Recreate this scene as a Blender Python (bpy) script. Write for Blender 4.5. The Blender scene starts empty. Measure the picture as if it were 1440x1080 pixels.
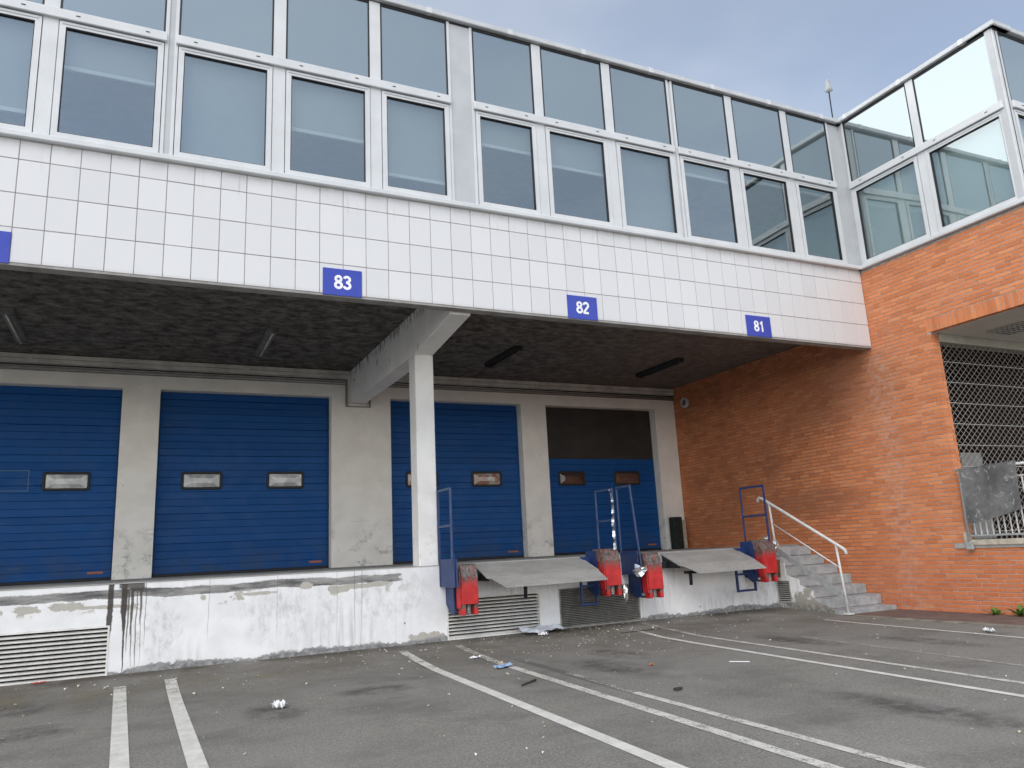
import bpy, bmesh, math, random
from mathutils import Vector, Matrix, noise as mnoise
R = random.Random(7)
scene = bpy.context.scene
COL = scene.collection

# ------------------------------------------------------------------ camera
YAW, PITCH, ROLL, FPX = .4530, .2143, -.0501, 1073.0
ZG = 4.60                                   # facade measurements are taken from the fascia's lower edge
def cam_setup():
    cy, sy, cp, sp = math.cos(YAW), math.sin(YAW), math.cos(PITCH), math.sin(PITCH)
    f = Vector((sy*cp, cy*cp, sp)); r = Vector((cy, -sy, 0)); u = r.cross(f)
    cr, sr = math.cos(ROLL), math.sin(ROLL)
    r2 = cr*r + sr*u; u2 = -sr*r + cr*u
    c = bpy.data.cameras.new('camera'); o = bpy.data.objects.new('camera', c); COL.objects.link(o)
    m = Matrix((r2, u2, -f)).transposed().to_4x4(); m.translation = Vector((-11.77, -9.22, -3.28 + ZG))
    o.matrix_world = m
    c.sensor_fit = 'HORIZONTAL'; c.sensor_width = 36.0; c.lens = FPX/1440*36
    c.clip_start = .05; c.clip_end = 2000
    scene.camera = o
cam_setup()

# ------------------------------------------------------------------ sky, sun, exposure
SUN_AZ, SUN_EL = math.radians(-140), math.radians(46)        # azimuth from +Y towards +X
SUN = Vector((math.sin(SUN_AZ)*math.cos(SUN_EL), math.cos(SUN_AZ)*math.cos(SUN_EL), math.sin(SUN_EL)))
def world_setup():
    w = bpy.data.worlds.new('World'); scene.world = w; w.use_nodes = True
    nt = w.node_tree; nt.nodes.clear(); N = nt.nodes.new; L = nt.links.new
    out = N('ShaderNodeOutputWorld'); bg = N('ShaderNodeBackground'); bg.inputs[1].default_value = .15
    sky = N('ShaderNodeTexSky'); sky.sky_type = 'NISHITA'; sky.sun_disc = False
    sky.sun_elevation = SUN_EL; sky.sun_rotation = SUN_AZ; sky.air_density = 1.0; sky.dust_density = .8; sky.ozone_density = 1.6
    tc = N('ShaderNodeTexCoord')
    sep = N('ShaderNodeSeparateXYZ'); L(tc.outputs['Generated'], sep.inputs[0])
    mz = N('ShaderNodeMath'); mz.operation = 'MAXIMUM'; L(sep.outputs[2], mz.inputs[0]); mz.inputs[1].default_value = .12
    dv = N('ShaderNodeVectorMath'); dv.operation = 'DIVIDE'; L(tc.outputs['Generated'], dv.inputs[0])
    cb = N('ShaderNodeCombineXYZ'); [L(mz.outputs[0], cb.inputs[i]) for i in range(3)]; L(cb.outputs[0], dv.inputs[1])
    no = N('ShaderNodeTexNoise'); no.inputs['Scale'].default_value = .8; no.inputs['Detail'].default_value = 4; no.inputs['Roughness'].default_value = .55
    L(dv.outputs[0], no.inputs['Vector'])
    def mth(op, a, b, c=None):
        x = N('ShaderNodeMath'); x.operation = op
        for i, q in enumerate((a, b, c)):
            if q is None: continue
            if hasattr(q, 'node'): L(q, x.inputs[i])
            else: x.inputs[i].default_value = q
        return x.outputs[0]
    def mrg(v, a, b, c, d):
        x = N('ShaderNodeMapRange'); x.interpolation_type = 'SMOOTHSTEP'; L(v, x.inputs[0])
        for i, q in enumerate((a, b, c, d)): x.inputs[i+1].default_value = q
        return x.outputs[0]
    def dotp(v):
        x = N('ShaderNodeVectorMath'); x.operation = 'DOT_PRODUCT'; L(tc.outputs['Generated'], x.inputs[0]); x.inputs[1].default_value = v
        return x.outputs['Value']
    veil = mrg(no.outputs[0], .30, .75, .20, .48)                                   # thin high cloud
    haze = mrg(sep.outputs[2], .02, .50, .95, .10)                                    # pale haze towards the horizon, brightness added to light under the canopy
    west = mrg(mth('MULTIPLY_ADD', no.outputs[0], .55, dotp(Vector((-.80, .42, .42)).normalized())), .95, 1.20, 0., 1.)   # the bright bank seen in the wing's panes
    glow = mth('POWER', mth('MAXIMUM', dotp(SUN), 0.), 3.0)
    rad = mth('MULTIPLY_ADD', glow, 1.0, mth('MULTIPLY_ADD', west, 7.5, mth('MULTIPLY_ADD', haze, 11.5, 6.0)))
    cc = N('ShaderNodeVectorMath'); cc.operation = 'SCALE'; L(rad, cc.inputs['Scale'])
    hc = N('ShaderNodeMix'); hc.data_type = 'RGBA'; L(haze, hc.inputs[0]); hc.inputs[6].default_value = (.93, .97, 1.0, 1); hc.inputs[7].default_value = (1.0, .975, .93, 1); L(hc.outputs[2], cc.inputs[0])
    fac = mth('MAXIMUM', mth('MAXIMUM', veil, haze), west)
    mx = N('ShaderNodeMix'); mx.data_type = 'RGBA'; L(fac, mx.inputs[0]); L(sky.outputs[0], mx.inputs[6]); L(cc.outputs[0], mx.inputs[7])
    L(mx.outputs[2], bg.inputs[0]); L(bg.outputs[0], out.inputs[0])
    s = bpy.data.lights.new('sun', 'SUN'); s.energy = 1.45; s.angle = math.radians(40); s.color = (1, .945, .87)
    so = bpy.data.objects.new('sun', s); COL.objects.link(so); so.location = (-20, -20, 30)
    so.rotation_euler = SUN.to_track_quat('Z', 'Y').to_euler()
    scene.view_settings.view_transform = 'Standard'; scene.view_settings.look = 'None'
    scene.view_settings.exposure = 0.17; scene.view_settings.gamma = 1; scene.view_settings.use_curve_mapping = False
world_setup()
scene.render.engine = 'CYCLES'
scene.cycles.max_bounces = 8; scene.cycles.transparent_max_bounces = 12; scene.cycles.use_denoising = True

# ------------------------------------------------------------------ shader helpers
class SH:
    def __init__(s, name):
        s.m = bpy.data.materials.new(name); s.m.use_nodes = True; s.nt = s.m.node_tree; s.nt.nodes.clear()
        s.out = s.nt.nodes.new('ShaderNodeOutputMaterial'); s._pos = None
    def n(s, t): return s.nt.nodes.new(t)
    def put(s, sock, v):
        if v is None: return
        if hasattr(v, 'node'): s.nt.links.new(v, sock)
        else:
            if sock.type == 'RGBA' and len(v) == 3: v = (*v, 1)
            sock.default_value = v
    @property
    def pos(s):
        if s._pos is None: s._pos = s.n('ShaderNodeNewGeometry').outputs['Position']
        return s._pos
    def obj(s): return s.n('ShaderNodeTexCoord').outputs['Object']
    def gen(s): return s.n('ShaderNodeTexCoord').outputs['Generated']
    def rnd(s): return s.n('ShaderNodeObjectInfo').outputs['Random']
    def attr(s, a):
        x = s.n('ShaderNodeAttribute'); x.attribute_name = a; return x.outputs['Fac']
    def xyz(s, v):
        x = s.n('ShaderNodeSeparateXYZ'); s.put(x.inputs[0], v); return x.outputs
    def scl(s, v, k):
        x = s.n('ShaderNodeVectorMath'); x.operation = 'MULTIPLY'; s.put(x.inputs[0], v); x.inputs[1].default_value = k; return x.outputs[0]
    def noise(s, scale, detail=4, rough=.55, vec=None, dist=0):
        x = s.n('ShaderNodeTexNoise'); s.put(x.inputs['Vector'], s.pos if vec is None else vec)
        x.inputs['Scale'].default_value = scale; x.inputs['Detail'].default_value = detail
        x.inputs['Roughness'].default_value = rough; x.inputs['Distortion'].default_value = dist; return x.outputs[0]
    def vor(s, scale, vec=None):
        x = s.n('ShaderNodeTexVoronoi'); s.put(x.inputs['Vector'], s.pos if vec is None else vec); x.inputs['Scale'].default_value = scale; return x.outputs['Distance']
    def mr(s, v, a, b, c=0., d=1., smooth=True):
        x = s.n('ShaderNodeMapRange'); x.interpolation_type = 'SMOOTHSTEP' if smooth else 'LINEAR'
        for i, q in enumerate((v, a, b, c, d)): s.put(x.inputs[i], q)
        return x.outputs[0]
    def ma(s, op, a, b=None, c=None):
        x = s.n('ShaderNodeMath'); x.operation = op
        for i, q in enumerate((a, b, c)): s.put(x.inputs[i], q)
        return x.outputs[0]
    def mul(s, *a):
        r = a[0]
        for b in a[1:]: r = s.ma('MULTIPLY', r, b)
        return r
    def mx(s, *a):
        r = a[0]
        for b in a[1:]: r = s.ma('MAXIMUM', r, b)
        return r
    def mix(s, f, a, b, mode='MIX'):
        x = s.n('ShaderNodeMix'); x.data_type = 'RGBA'; x.blend_type = mode
        s.put(x.inputs[0], f); s.put(x.inputs[6], a); s.put(x.inputs[7], b); return x.outputs[2]
    def ell(s, cx, cy, rx, ry, axes=(0, 1), soft=.35):
        P = s.xyz(s.pos)
        a = s.ma('DIVIDE', s.ma('SUBTRACT', P[axes[0]], cx), rx); b = s.ma('DIVIDE', s.ma('SUBTRACT', P[axes[1]], cy), ry)
        d = s.ma('ADD', s.mul(a, a), s.mul(b, b))
        return s.mr(d, 1.0, soft, 0., 1.)
    def bump(s, h, strength=.3, dist=.01):
        x = s.n('ShaderNodeBump'); x.inputs['Strength'].default_value = strength; x.inputs['Distance'].default_value = dist; s.put(x.inputs['Height'], h); return x.outputs[0]
    def bsdf(s, base, rough=.6, metal=0., spec=.4, normal=None, coat=0., trans=0.):
        b = s.n('ShaderNodeBsdfPrincipled')
        s.put(b.inputs['Base Color'], base); s.put(b.inputs['Roughness'], rough); s.put(b.inputs['Metallic'], metal)
        s.put(b.inputs['Specular IOR Level'], spec); s.put(b.inputs['Coat Weight'], coat)
        if normal is not None: s.put(b.inputs['Normal'], normal)
        return b.outputs[0]
    def end(s, sh): s.nt.links.new(sh, s.out.inputs[0]); return s.m
    def mixsh(s, f, a, b):
        x = s.n('ShaderNodeMixShader'); s.put(x.inputs[0], f); s.nt.links.new(a, x.inputs[1]); s.nt.links.new(b, x.inputs[2]); return x.outputs[0]

M = {}
def simple(name, col, rough=.6, metal=0., spec=.4, var=.12, scale=6., bump=.0):
    s = SH(name); n = s.noise(scale, 5, .6)
    c = s.mix(s.mr(n, .3, .7), tuple(x*(1-var) for x in col), tuple(min(1, x*(1+var)) for x in col))
    r = s.mr(n, .3, .7, max(0, rough-.08), min(1, rough+.08))
    M[name] = s.end(s.bsdf(c, r, metal, spec, s.bump(s.noise(scale*12, 3), bump, .004) if bump else None))
def build_materials():
    simple('frame_white', (.615, .635, .65), .42, 0, .45, .05, 2.5)
    simple('frame_grey', (.47, .49, .51), .45, 0, .45, .06, 2.5)
    simple('coping', (.52, .54, .56), .45, .0, .4, .08, 3)
    simple('seal', (.02, .02, .022), .6)
    simple('grout', (.34, .29, .285), .9)
    simple('interior', (.36, .37, .36), .8)
    simple('interior_dark', (.055, .028, .022), .8)
    simple('blind', (.52, .535, .54), .7, 0, .3, .03)
    simple('blind_daylit', (.80, .86, .84), .7, 0, .3, .03)  # lighter copy of the blind: bright western daylight put into its colour
    simple('blind_bar', (.92, .92, .91), .4, 0, .4, .02)
    simple('black_rubber', (.018, .018, .02), .55, 0, .4, .2)
    simple('pad_rubber', (.022, .028, .025), .75, 0, .3, .5, 14, .5)
    simple('orange_print', (.40, .12, .045), .5)
    simple('label_ghost', (.10, .17, .27), .6)
    simple('sign_blue', (.035, .060, .40), .35, 0, .45, .03)
    simple('sign_white', (.84, .85, .87), .4)
    simple('rail_white', (.62, .63, .62), .4, 0, .45, .12, 14)
    simple('rail_grey', (.33, .345, .35), .5, .0, .4, .15, 12)
    simple('dark_steel', (.02, .022, .026), .5, .3, .4)
    simple('lamp_grey', (.15, .153, .146), .6, 0, .4, .4, 9)
    simple('lamp_black', (.035, .034, .033), .8, 0, .2, .3, 9)
    simple('trunking', (.56, .545, .50), .6, 0, .35, .18, 3)
    simple('cable', (.03, .035, .04), .6)
    simple('conduit', (.26, .26, .25), .5, 0, .4, .2, 5)
    simple('porch_ceiling', (.58, .55, .49), .8, 0, .3, .04, 2)
    simple('porch_beam', (.42, .40, .34), .7, 0, .3, .1, 5)
    simple('stone_sill', (.48, .43, .35), .85, 0, .3, .2, 9, .3)
    simple('lattice_metal', (.38, .36, .33), .5, .2, .4, .12, 5)
    simple('paper', (.80, .81, .82), .7, 0, .3, .06, 20)
    simple('bag_plastic', (.62, .66, .72), .35, 0, .5, .1, 12)
    simple('red_wrap', (.60, .03, .05), .4)
    simple('blue_wrap', (.30, .42, .62), .35, 0, .5, .3, 30)
    simple('twig', (.05, .04, .03), .8)
    simple('leaf_bits', (.56, .52, .38), .8, 0, .3, .4, 1.3)
    simple('white_bits', (.78, .78, .74), .7, 0, .3, .1, 3)
    simple('weed', (.10, .19, .035), .55, 0, .35, .35, 25)
    simple('foil', (.72, .74, .76), .22, .85, .5, .1, 30)
    simple('spring', (.42, .41, .39), .45, .5)
    simple('rust', (.14, .06, .03), .8, 0, .3, .5, 18)
    simple('pit', (.012, .012, .013), .9)

    # glazed white tiles, rain marks running down from the sill
    s = SH('tile'); P = s.xyz(s.pos)
    base = s.mix(s.rnd(), (.645, .65, .665), (.69, .695, .705))
    st = s.noise(1.0, 5, .7, s.scl(s.pos, (15, 1, .8)))
    top = s.mr(P[2], ZG+.95, ZG+1.45)
    drip = s.mul(s.mr(st, .54, .72), top, s.mr(s.noise(.7, 3), .40, .58))
    soil = s.mul(s.mr(P[2], ZG+1.28, ZG+1.44), s.mr(s.noise(3.2, 5, .65, s.scl(s.pos, (1, 1, .5))), .36, .66), .38)
    c = s.mix(s.mx(s.mul(drip, .9), soil, s.mul(s.mr(P[2], ZG+.06, ZG), .3)), base, (.42, .40, .37))
    M['tile'] = s.end(s.bsdf(c, .30, 0, .45))

    # coated glazing
    def glass(name, refl, tint, dark, transmit):
        s = SH(name)
        lw = s.n('ShaderNodeLayerWeight'); lw.inputs[0].default_value = .5
        fac = s.ma('MINIMUM', s.ma('MULTIPLY_ADD', s.ma('POWER', lw.outputs['Facing'], 4.), .8, refl), .97)
        g = s.n('ShaderNodeBsdfGlossy'); g.inputs['Color'].default_value = (*tint, 1); g.inputs['Roughness'].default_value = .012
        r = s.rnd(); cb = s.n('ShaderNodeCombineXYZ')
        for i, k in enumerate((1., 7.3, 13.7)): s.put(cb.inputs[i], s.ma('MULTIPLY_ADD', s.ma('FRACT', s.mul(r, k)), .045, -.0225))
        ad = s.n('ShaderNodeVectorMath'); ad.operation = 'ADD'; s.put(ad.inputs[0], s.bump(s.noise(.45, 1, .5), .02, .03)); s.put(ad.inputs[1], cb.outputs[0])
        nn = s.n('ShaderNodeVectorMath'); nn.operation = 'NORMALIZE'; s.put(nn.inputs[0], ad.outputs[0]); s.nt.links.new(nn.outputs[0], g.inputs['Normal'])
        if transmit:
            t = s.n('ShaderNodeBsdfTransparent'); t.inputs[0].default_value = (*dark, 1); b = t.outputs[0]
        else: b = s.bsdf(dark, .3, 0, .2)
        M[name] = s.end(s.mixsh(fac, b, g.outputs[0]))
    glass('glass_spandrel', .42, (.76, .84, .85), (.09, .115, .125), False)
    glass('glass_window', .24, (.79, .86, .88), (.80, .84, .845), True)

    # sooty board-marked soffit
    s = SH('soffit_soot'); v = s.scl(s.pos, (.95, 1.25, 1))
    a = s.noise(4.6, 9, .74, v, .3); b = s.noise(9, 6, .6, s.scl(s.pos, (.8, 1.7, 1)))
    c = s.mix(s.mr(a, .32, .70), (.050, .046, .043), (.23, .212, .188))
    c = s.mix(s.mul(s.mr(b, .52, .70), .65), c, (.018, .017, .016))
    c = s.mix(s.mul(s.mr(s.xyz(s.pos)[0], -7, 0), .5), c, s.mix(s.mr(b, .3, .7), (.12, .105, .092), (.30, .262, .225)))
    M['soffit_soot'] = s.end(s.bsdf(c, .9, 0, .2, s.bump(b, .7, .02)))

    # painted render of the back wall
    s = SH('wall_render'); P = s.xyz(s.pos)
    n = s.noise(2.2, 7, .62); f = s.noise(14, 5, .6)
    c = s.mix(s.mr(n, .30, .72), (.80, .775, .72), (.90, .875, .82))
    low = s.mr(P[2], 2.35, 1.25)
    sm = s.mul(s.mr(s.noise(3.3, 6, .7), .50, .66), low)
    c = s.mix(s.mul(sm, .65), c, (.20, .195, .19))
    sp = s.mul(s.mr(s.vor(4.5), .05, .03), s.mr(s.noise(1.7, 2), .52, .58))
    c = s.mix(s.mul(sp, .7), c, (.12, .11, .10))
    sc = s.mul(s.mr(s.noise(7, 3, .5, s.scl(s.pos, (.35, 1, 2.5))), .66, .69), low)
    c = s.mix(s.mul(sc, .6), c, (.16, .16, .16))
    M['wall_render'] = s.end(s.bsdf(c, .85, 0, .25, s.bump(s.ma('ADD', f, s.noise(60, 3)), .25, .004)))

    # painted concrete frame (beam and column)
    s = SH('painted_concrete'); P = s.xyz(s.pos)
    c = s.mix(s.mr(s.noise(2.5, 6, .6), .3, .7), (.74, .735, .71), (.83, .825, .81))
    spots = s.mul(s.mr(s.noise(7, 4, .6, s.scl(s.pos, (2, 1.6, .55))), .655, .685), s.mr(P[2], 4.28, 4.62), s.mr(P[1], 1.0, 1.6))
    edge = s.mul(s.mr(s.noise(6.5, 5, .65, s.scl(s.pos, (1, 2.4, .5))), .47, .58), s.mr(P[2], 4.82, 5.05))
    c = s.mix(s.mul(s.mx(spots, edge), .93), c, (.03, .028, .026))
    low = s.mul(s.mr(s.noise(9, 6, .65), .52, .66), s.mr(P[2], 2.4, .9))
    c = s.mix(s.mul(low, .3), c, (.30, .29, .275))
    M['painted_concrete'] = s.end(s.bsdf(c, .8, 0, .3, s.bump(s.noise(40, 4), .25, .004)))

    # flaking white paint on the dock front
    s = SH('dock_paint'); P = s.xyz(s.pos); X, Z = P[0], P[2]
    n1 = s.noise(3.0, 8, .65); n2 = s.noise(13, 7, .68); n3 = s.noise(38, 4, .6)
    white = s.mix(s.mr(n1, .3, .7), (.76, .765, .77), (.86, .865, .87))
    strk = s.noise(1.0, 6, .7, s.scl(s.pos, (16, 1, .7)))
    blot = s.mr(s.noise(.75, 3, .6), .46, .62)
    grime = s.mul(s.mr(strk, .40, .76), blot, .62)
    smud = s.mul(s.mr(s.noise(6, 9, .78, s.scl(s.pos, (1.5, 1, .8))), .42, .76), s.mx(s.ell(-8.55, .78, .75, .52, (0, 2), .1), s.ell(-11.55, .6, .42, .6, (0, 2), .2), s.ell(-9.9, .62, .95, .5, (0, 2), .1), s.ell(-1.9, .3, 1.3, .42, (0, 2), .0)), .66)
    c = s.mix(s.mx(grime, smud), white, (.30, .295, .285))
    con = s.mix(s.mr(n2, .3, .7), (.13, .135, .14), (.36, .36, .355))
    wob = s.ma('MULTIPLY_ADD', s.ma('SUBTRACT', s.noise(1.6, 4, .6), .5), .13, Z)
    wob = s.ma('MULTIPLY_ADD', s.ma('SUBTRACT', n3, .5), .02, wob)
    band = s.mul(s.mr(wob, .968, .980), s.mr(wob, 1.088, 1.070), s.mr(s.ma('ADD', X, s.mul(s.ma('SUBTRACT', n2, .5), .3)), -8.36, -8.42))
    c = s.mix(band, c, s.mix(s.mr(s.noise(4, 6, .7, s.scl(s.pos, (.5, 1, 3))), .34, .66), (.10, .10, .105), (.36, .355, .34)))
    pz = s.mul(s.mr(Z, .80, .86), s.mr(Z, .99, .94), s.mr(X, -8.0, -8.8))
    patch = s.mul(s.mr(s.ma('ADD', s.noise(2.6, 3, .5), s.mul(n3, .10)), .60, .612), pz)
    pe = s.mx(s.ell(-12.55, .915, .22, .075, (0, 2), 0.), s.ell(-12.15, .885, .5, .03, (0, 2), 0.), s.ell(-12.98, .905, .16, .06, (0, 2), 0.), s.ell(-13.3, .89, .13, .055, (0, 2), 0.), s.ell(-9.05, .935, .42, .045, (0, 2), 0.), s.ell(-8.72, .95, .2, .05, (0, 2), 0.), s.ell(-10.35, .925, .30, .03, (0, 2), 0.), s.ell(-9.72, .985, .12, .07, (0, 2), 0.), s.ell(-11.02, .915, .05, .045, (0, 2), 0.), s.ell(-8.0, .16, .35, .10, (0, 2), 0.))
    pn = s.mul(s.mr(s.ma('ADD', pe, s.ma('ADD', s.mul(s.ma('SUBTRACT', s.noise(8, 6, .7), .5), 2.6), s.mul(s.ma('SUBTRACT', n3, .5), .8))), .46, .52), s.mr(pe, .02, .12))
    c = s.mix(s.mx(patch, pn), c, s.mix(n2, (.36, .34, .30), (.56, .54, .49)))
    edge = s.ma('ADD', s.ma('MULTIPLY_ADD', s.noise(1.1, 3), .20, -.045), s.mul(s.ma('SUBTRACT', n2, .5), .16))
    base = s.mul(s.mr(s.ma('SUBTRACT', Z, edge), .105, .075), s.mr(s.ma('ADD', n3, s.mr(Z, .24, .09)), .58, .64))
    c = s.mix(base, c, con)
    wx = s.ma('MULTIPLY_ADD', s.ma('SUBTRACT', s.noise(5, 3, .6, s.scl(s.pos, (1, 1, .5))), .5), .05, X)
    dn = s.ma('MULTIPLY_ADD', s.noise(26, 4, .7), .9, .55)
    runs = None
    for xc, hw, zb, al in ((-12.085, .030, .42, .95), (-11.935, .036, .55, .97), (-11.925, .012, .06, .95), (-11.885, .010, .30, .8), (-11.845, .016, .50, .9), (-11.835, .006, .10, .75), (-11.79, .007, .08, .7), (-11.745, .013, .62, .85), (-11.735, .005, .12, .55), (-11.69, .006, .35, .5), (-9.05, .007, .25, .35), (-9.30, .005, .2, .3), (-10.95, .006, .35, .3), (-8.95, .010, .3, .25), (-10.1, .006, .25, .25)):
        tap = s.mr(Z, zb, zb + .35, .25, 1.)
        d = s.ma('DIVIDE', s.ma('ABSOLUTE', s.ma('SUBTRACT', wx, xc)), s.mul(tap, hw))
        m = s.mul(s.mr(s.mul(d, dn), 1.25, .75), s.mr(Z, zb, zb+.06), al)
        runs = m if runs is None else s.mx(runs, m)
    pool = s.mul(s.mr(s.ma('ABSOLUTE', s.ma('SUBTRACT', wx, -11.85)), .16, .13), s.mr(s.ma('MULTIPLY_ADD', s.ma('SUBTRACT', n2, .5), .25, Z), 1.05, 1.09), .9)
    c = s.mix(s.mx(runs, pool), c, (.055, .048, .042))
    hole = s.mul(s.mr(s.vor(3.1), .055, .035), s.mr(s.noise(.9, 2), .50, .56))
    c = s.mix(s.mul(hole, .8), c, (.10, .10, .10))
    hgt = s.ma('SUBTRACT', s.mul(n3, .25), s.mx(base, patch, pn, band))
    M['dock_paint'] = s.end(s.bsdf(c, .78, 0, .3, s.bump(hgt, .5, .006)))

    # stair side and steps
    s = SH('stair_side'); P = s.xyz(s.pos)
    n1 = s.noise(4, 7, .66); n2 = s.noise(20, 5, .6); strk = s.noise(1., 5, .65, s.scl(s.pos, (1, 13, 1.3)))
    peel = s.mr(s.ma('ADD', s.mul(s.noise(2.4, 5, .6), 1.0), s.ma('ADD', s.mul(s.ma('SUBTRACT', P[1], 1.1), .20), s.mul(s.ma('SUBTRACT', P[2], .42), .55))), .40, .44)
    c = s.mix(peel, s.mix(n1, (.25, .24, .21), (.46, .44, .39)), s.mix(s.mul(s.mr(strk, .45, .7), .5), (.78, .785, .78), (.42, .41, .38)))
    c = s.mix(s.mul(s.mr(P[2], .30, .04), s.mr(n2, .25, .6)), c, (.16, .155, .145))
    M['stair_side'] = s.end(s.bsdf(c, .85, 0, .25, s.bump(s.ma('ADD', peel, n2), .4, .006)))
    s = SH('step_concrete'); n1 = s.noise(5, 7, .66); n2 = s.noise(26, 5, .6)
    c = s.mix(s.mr(n1, .3, .7), (.26, .275, .285), (.44, .455, .46)); c = s.mix(s.mul(s.mr(n2, .55, .7), .4), c, (.15, .15, .15))
    M['step_concrete'] = s.end(s.bsdf(c, .85, 0, .3, s.bump(n2, .4, .006)))
    s = SH('deck_concrete'); n1 = s.noise(2.5, 7, .66)
    M['deck_concrete'] = s.end(s.bsdf(s.mix(s.mr(n1, .3, .7), (.30, .295, .28), (.46, .455, .435)), .85, 0, .3, s.bump(s.noise(30, 4), .3, .005)))
    s = SH('fascia_edge'); n1 = s.noise(3.5, 6, .66)
    M['fascia_edge'] = s.end(s.bsdf(s.mix(s.mr(n1, .3, .7), (.24, .235, .225), (.37, .365, .35)), .85, 0, .25))

    # blue doors
    s = SH('door_blue'); P = s.xyz(s.pos)
    c = s.mix(s.rnd(), (.002, .064, .235), (.004, .076, .27))
    c = s.mix(s.mul(s.mr(s.noise(1.6, 7, .65), .46, .75), .35), c, (.022, .072, .19))
    c = s.mix(s.mul(s.mr(P[2], 1.9, 1.2), s.mr(s.noise(2.2, 7, .7), .42, .62), .45), c, (.05, .075, .12))
    sc = s.mul(s.mr(s.noise(3, 4, .6, s.scl(s.pos, (.6, 1, 9))), .66, .70), .4)
    c = s.mix(sc, c, (.10, .15, .24))
    M['door_blue'] = s.end(s.bsdf(c, s.mr(s.noise(4, 5), .3, .7, .44, .60), 0, .22))
    s = SH('door_dark'); c = s.mix(s.mr(s.noise(2, 5), .3, .7), (.032, .028, .027), (.046, .041, .039))
    M['door_dark'] = s.end(s.bsdf(c, .6, 0, .3))
    s = SH('pane_clear'); n = s.noise(6, 3, .5)
    M['pane_clear'] = s.end(s.bsdf(s.mix(s.mr(n, .35, .65), (.34, .355, .37), (.60, .61, .61)), .14, 0, .6))
    s = SH('pane_brown_reflect'); n = s.noise(4, 3, .5, s.pos, 1.2)  # brownish reflection painted into the pane's base colour
    M['pane_brown_reflect'] = s.end(s.bsdf(s.mix(s.mr(n, .44, .58), (.30, .15, .105), (.40, .40, .38)), .14, 0, .6))
    s = SH('pane_unlit'); n = s.noise(1.2, 3, .5)  # unlit interior and brick reflection painted into the pane's colour
    M['pane_unlit'] = s.end(s.bsdf(s.mix(s.mr(n, .35, .65), (.035, .022, .02), (.13, .075, .06)), .16, 0, .6))

    # brick
    s = SH('brick'); P = s.xyz(s.pos); Y, Z = P[1], P[2]
    r = s.ma('FRACT', s.ma('ADD', s.attr('rnd'), s.rnd()))
    x = s.n('ShaderNodeValToRGB'); s.put(x.inputs[0], r); e = x.color_ramp.elements
    e[0].position = 0; e[0].color = (.54, .178, .070, 1); e[1].position = 1; e[1].color = (.73, .285, .120, 1)
    for p, q in ((.25, (.61, .207, .079)), (.5, (.66, .230, .091)), (.75, (.66, .243, .106))):
        k = e.new(p); k.color = (*q, 1)
    c = s.mix(s.mul(s.mr(s.noise(30, 5, .65), .45, .75), .35), x.outputs[0], (.36, .14, .075))
    c = s.mix(s.mul(s.mr(Z, 1.6, .1), .45), c, (.50, .140, .062))
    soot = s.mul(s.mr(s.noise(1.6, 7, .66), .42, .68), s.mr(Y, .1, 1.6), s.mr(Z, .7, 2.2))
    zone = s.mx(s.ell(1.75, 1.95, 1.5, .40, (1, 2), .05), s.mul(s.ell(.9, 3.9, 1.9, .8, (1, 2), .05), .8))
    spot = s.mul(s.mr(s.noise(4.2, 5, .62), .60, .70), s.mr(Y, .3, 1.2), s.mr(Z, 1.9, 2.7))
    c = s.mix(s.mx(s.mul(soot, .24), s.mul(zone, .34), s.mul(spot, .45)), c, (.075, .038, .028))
    eff = s.mul(s.mr(s.ma('ABSOLUTE', s.ma('ADD', Y, .05)), .42, .02), s.mr(Z, 4.66, 4.40), s.mr(s.noise(9, 6, .68), .42, .66), .42)
    c = s.mix(eff, c, (.56, .42, .36))
    wash = s.mul(s.mr(s.noise(1.4, 6, .65, s.scl(s.pos, (1, 1, .8))), .48, .72), s.mr(Y, 2.6, -.6), .18)
    c = s.mix(wash, c, (.55, .34, .24))
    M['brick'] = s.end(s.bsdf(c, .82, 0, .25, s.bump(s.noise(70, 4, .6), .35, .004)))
    s = SH('mortar'); P = s.xyz(s.pos); Y, Z = P[1], P[2]
    c = s.mix(s.mr(s.noise(9, 5), .3, .7), (.31, .275, .25), (.47, .425, .395))
    c = s.mix(s.mul(s.mr(Y, .1, 1.4), .6), c, (.12, .075, .06))
    M['mortar'] = s.end(s.bsdf(c, .95, 0, .2))

    # bumpers, levellers
    s = SH('bumper_red'); G = s.xyz(s.gen())
    n = s.noise(11, 6, .7, s.scl(s.pos, (2.6, 1, .55)))
    c = s.mix(s.mr(s.noise(7, 5), .3, .7), (.42, .014, .017), (.58, .030, .030))
    wear = s.mr(s.ma('ADD', s.mul(s.ma('SUBTRACT', n, .5), .9), G[2]), .42, .74)
    c = s.mix(s.mul(wear, .92), c, s.mix(s.mr(s.noise(20, 5), .3, .7), (.05, .045, .04), (.17, .15, .13)))
    scr = s.mul(s.mr(s.noise(16, 4, .6, s.scl(s.pos, (4, 1, .35))), .60, .66), s.mr(G[2], .95, .3))
    c = s.mix(s.mul(scr, .55), c, (.07, .05, .05))
    M['bumper_red'] = s.end(s.bsdf(c, .5, 0, .4, s.bump(s.noise(30, 4), .2, .004)))
    s = SH('bumper_cap'); n = s.noise(14, 6, .7, s.scl(s.pos, (2, 1, 1)))
    c = s.mix(s.mr(n, .35, .65), (.065, .055, .048), (.22, .205, .19)); c = s.mix(s.mr(s.noise(24, 4, .6), .56, .64), c, (.45, .06, .06))
    M['bumper_cap'] = s.end(s.bsdf(c, .45, .25, .4))
    s = SH('steel_blue'); n = s.noise(8, 5, .65)
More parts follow.
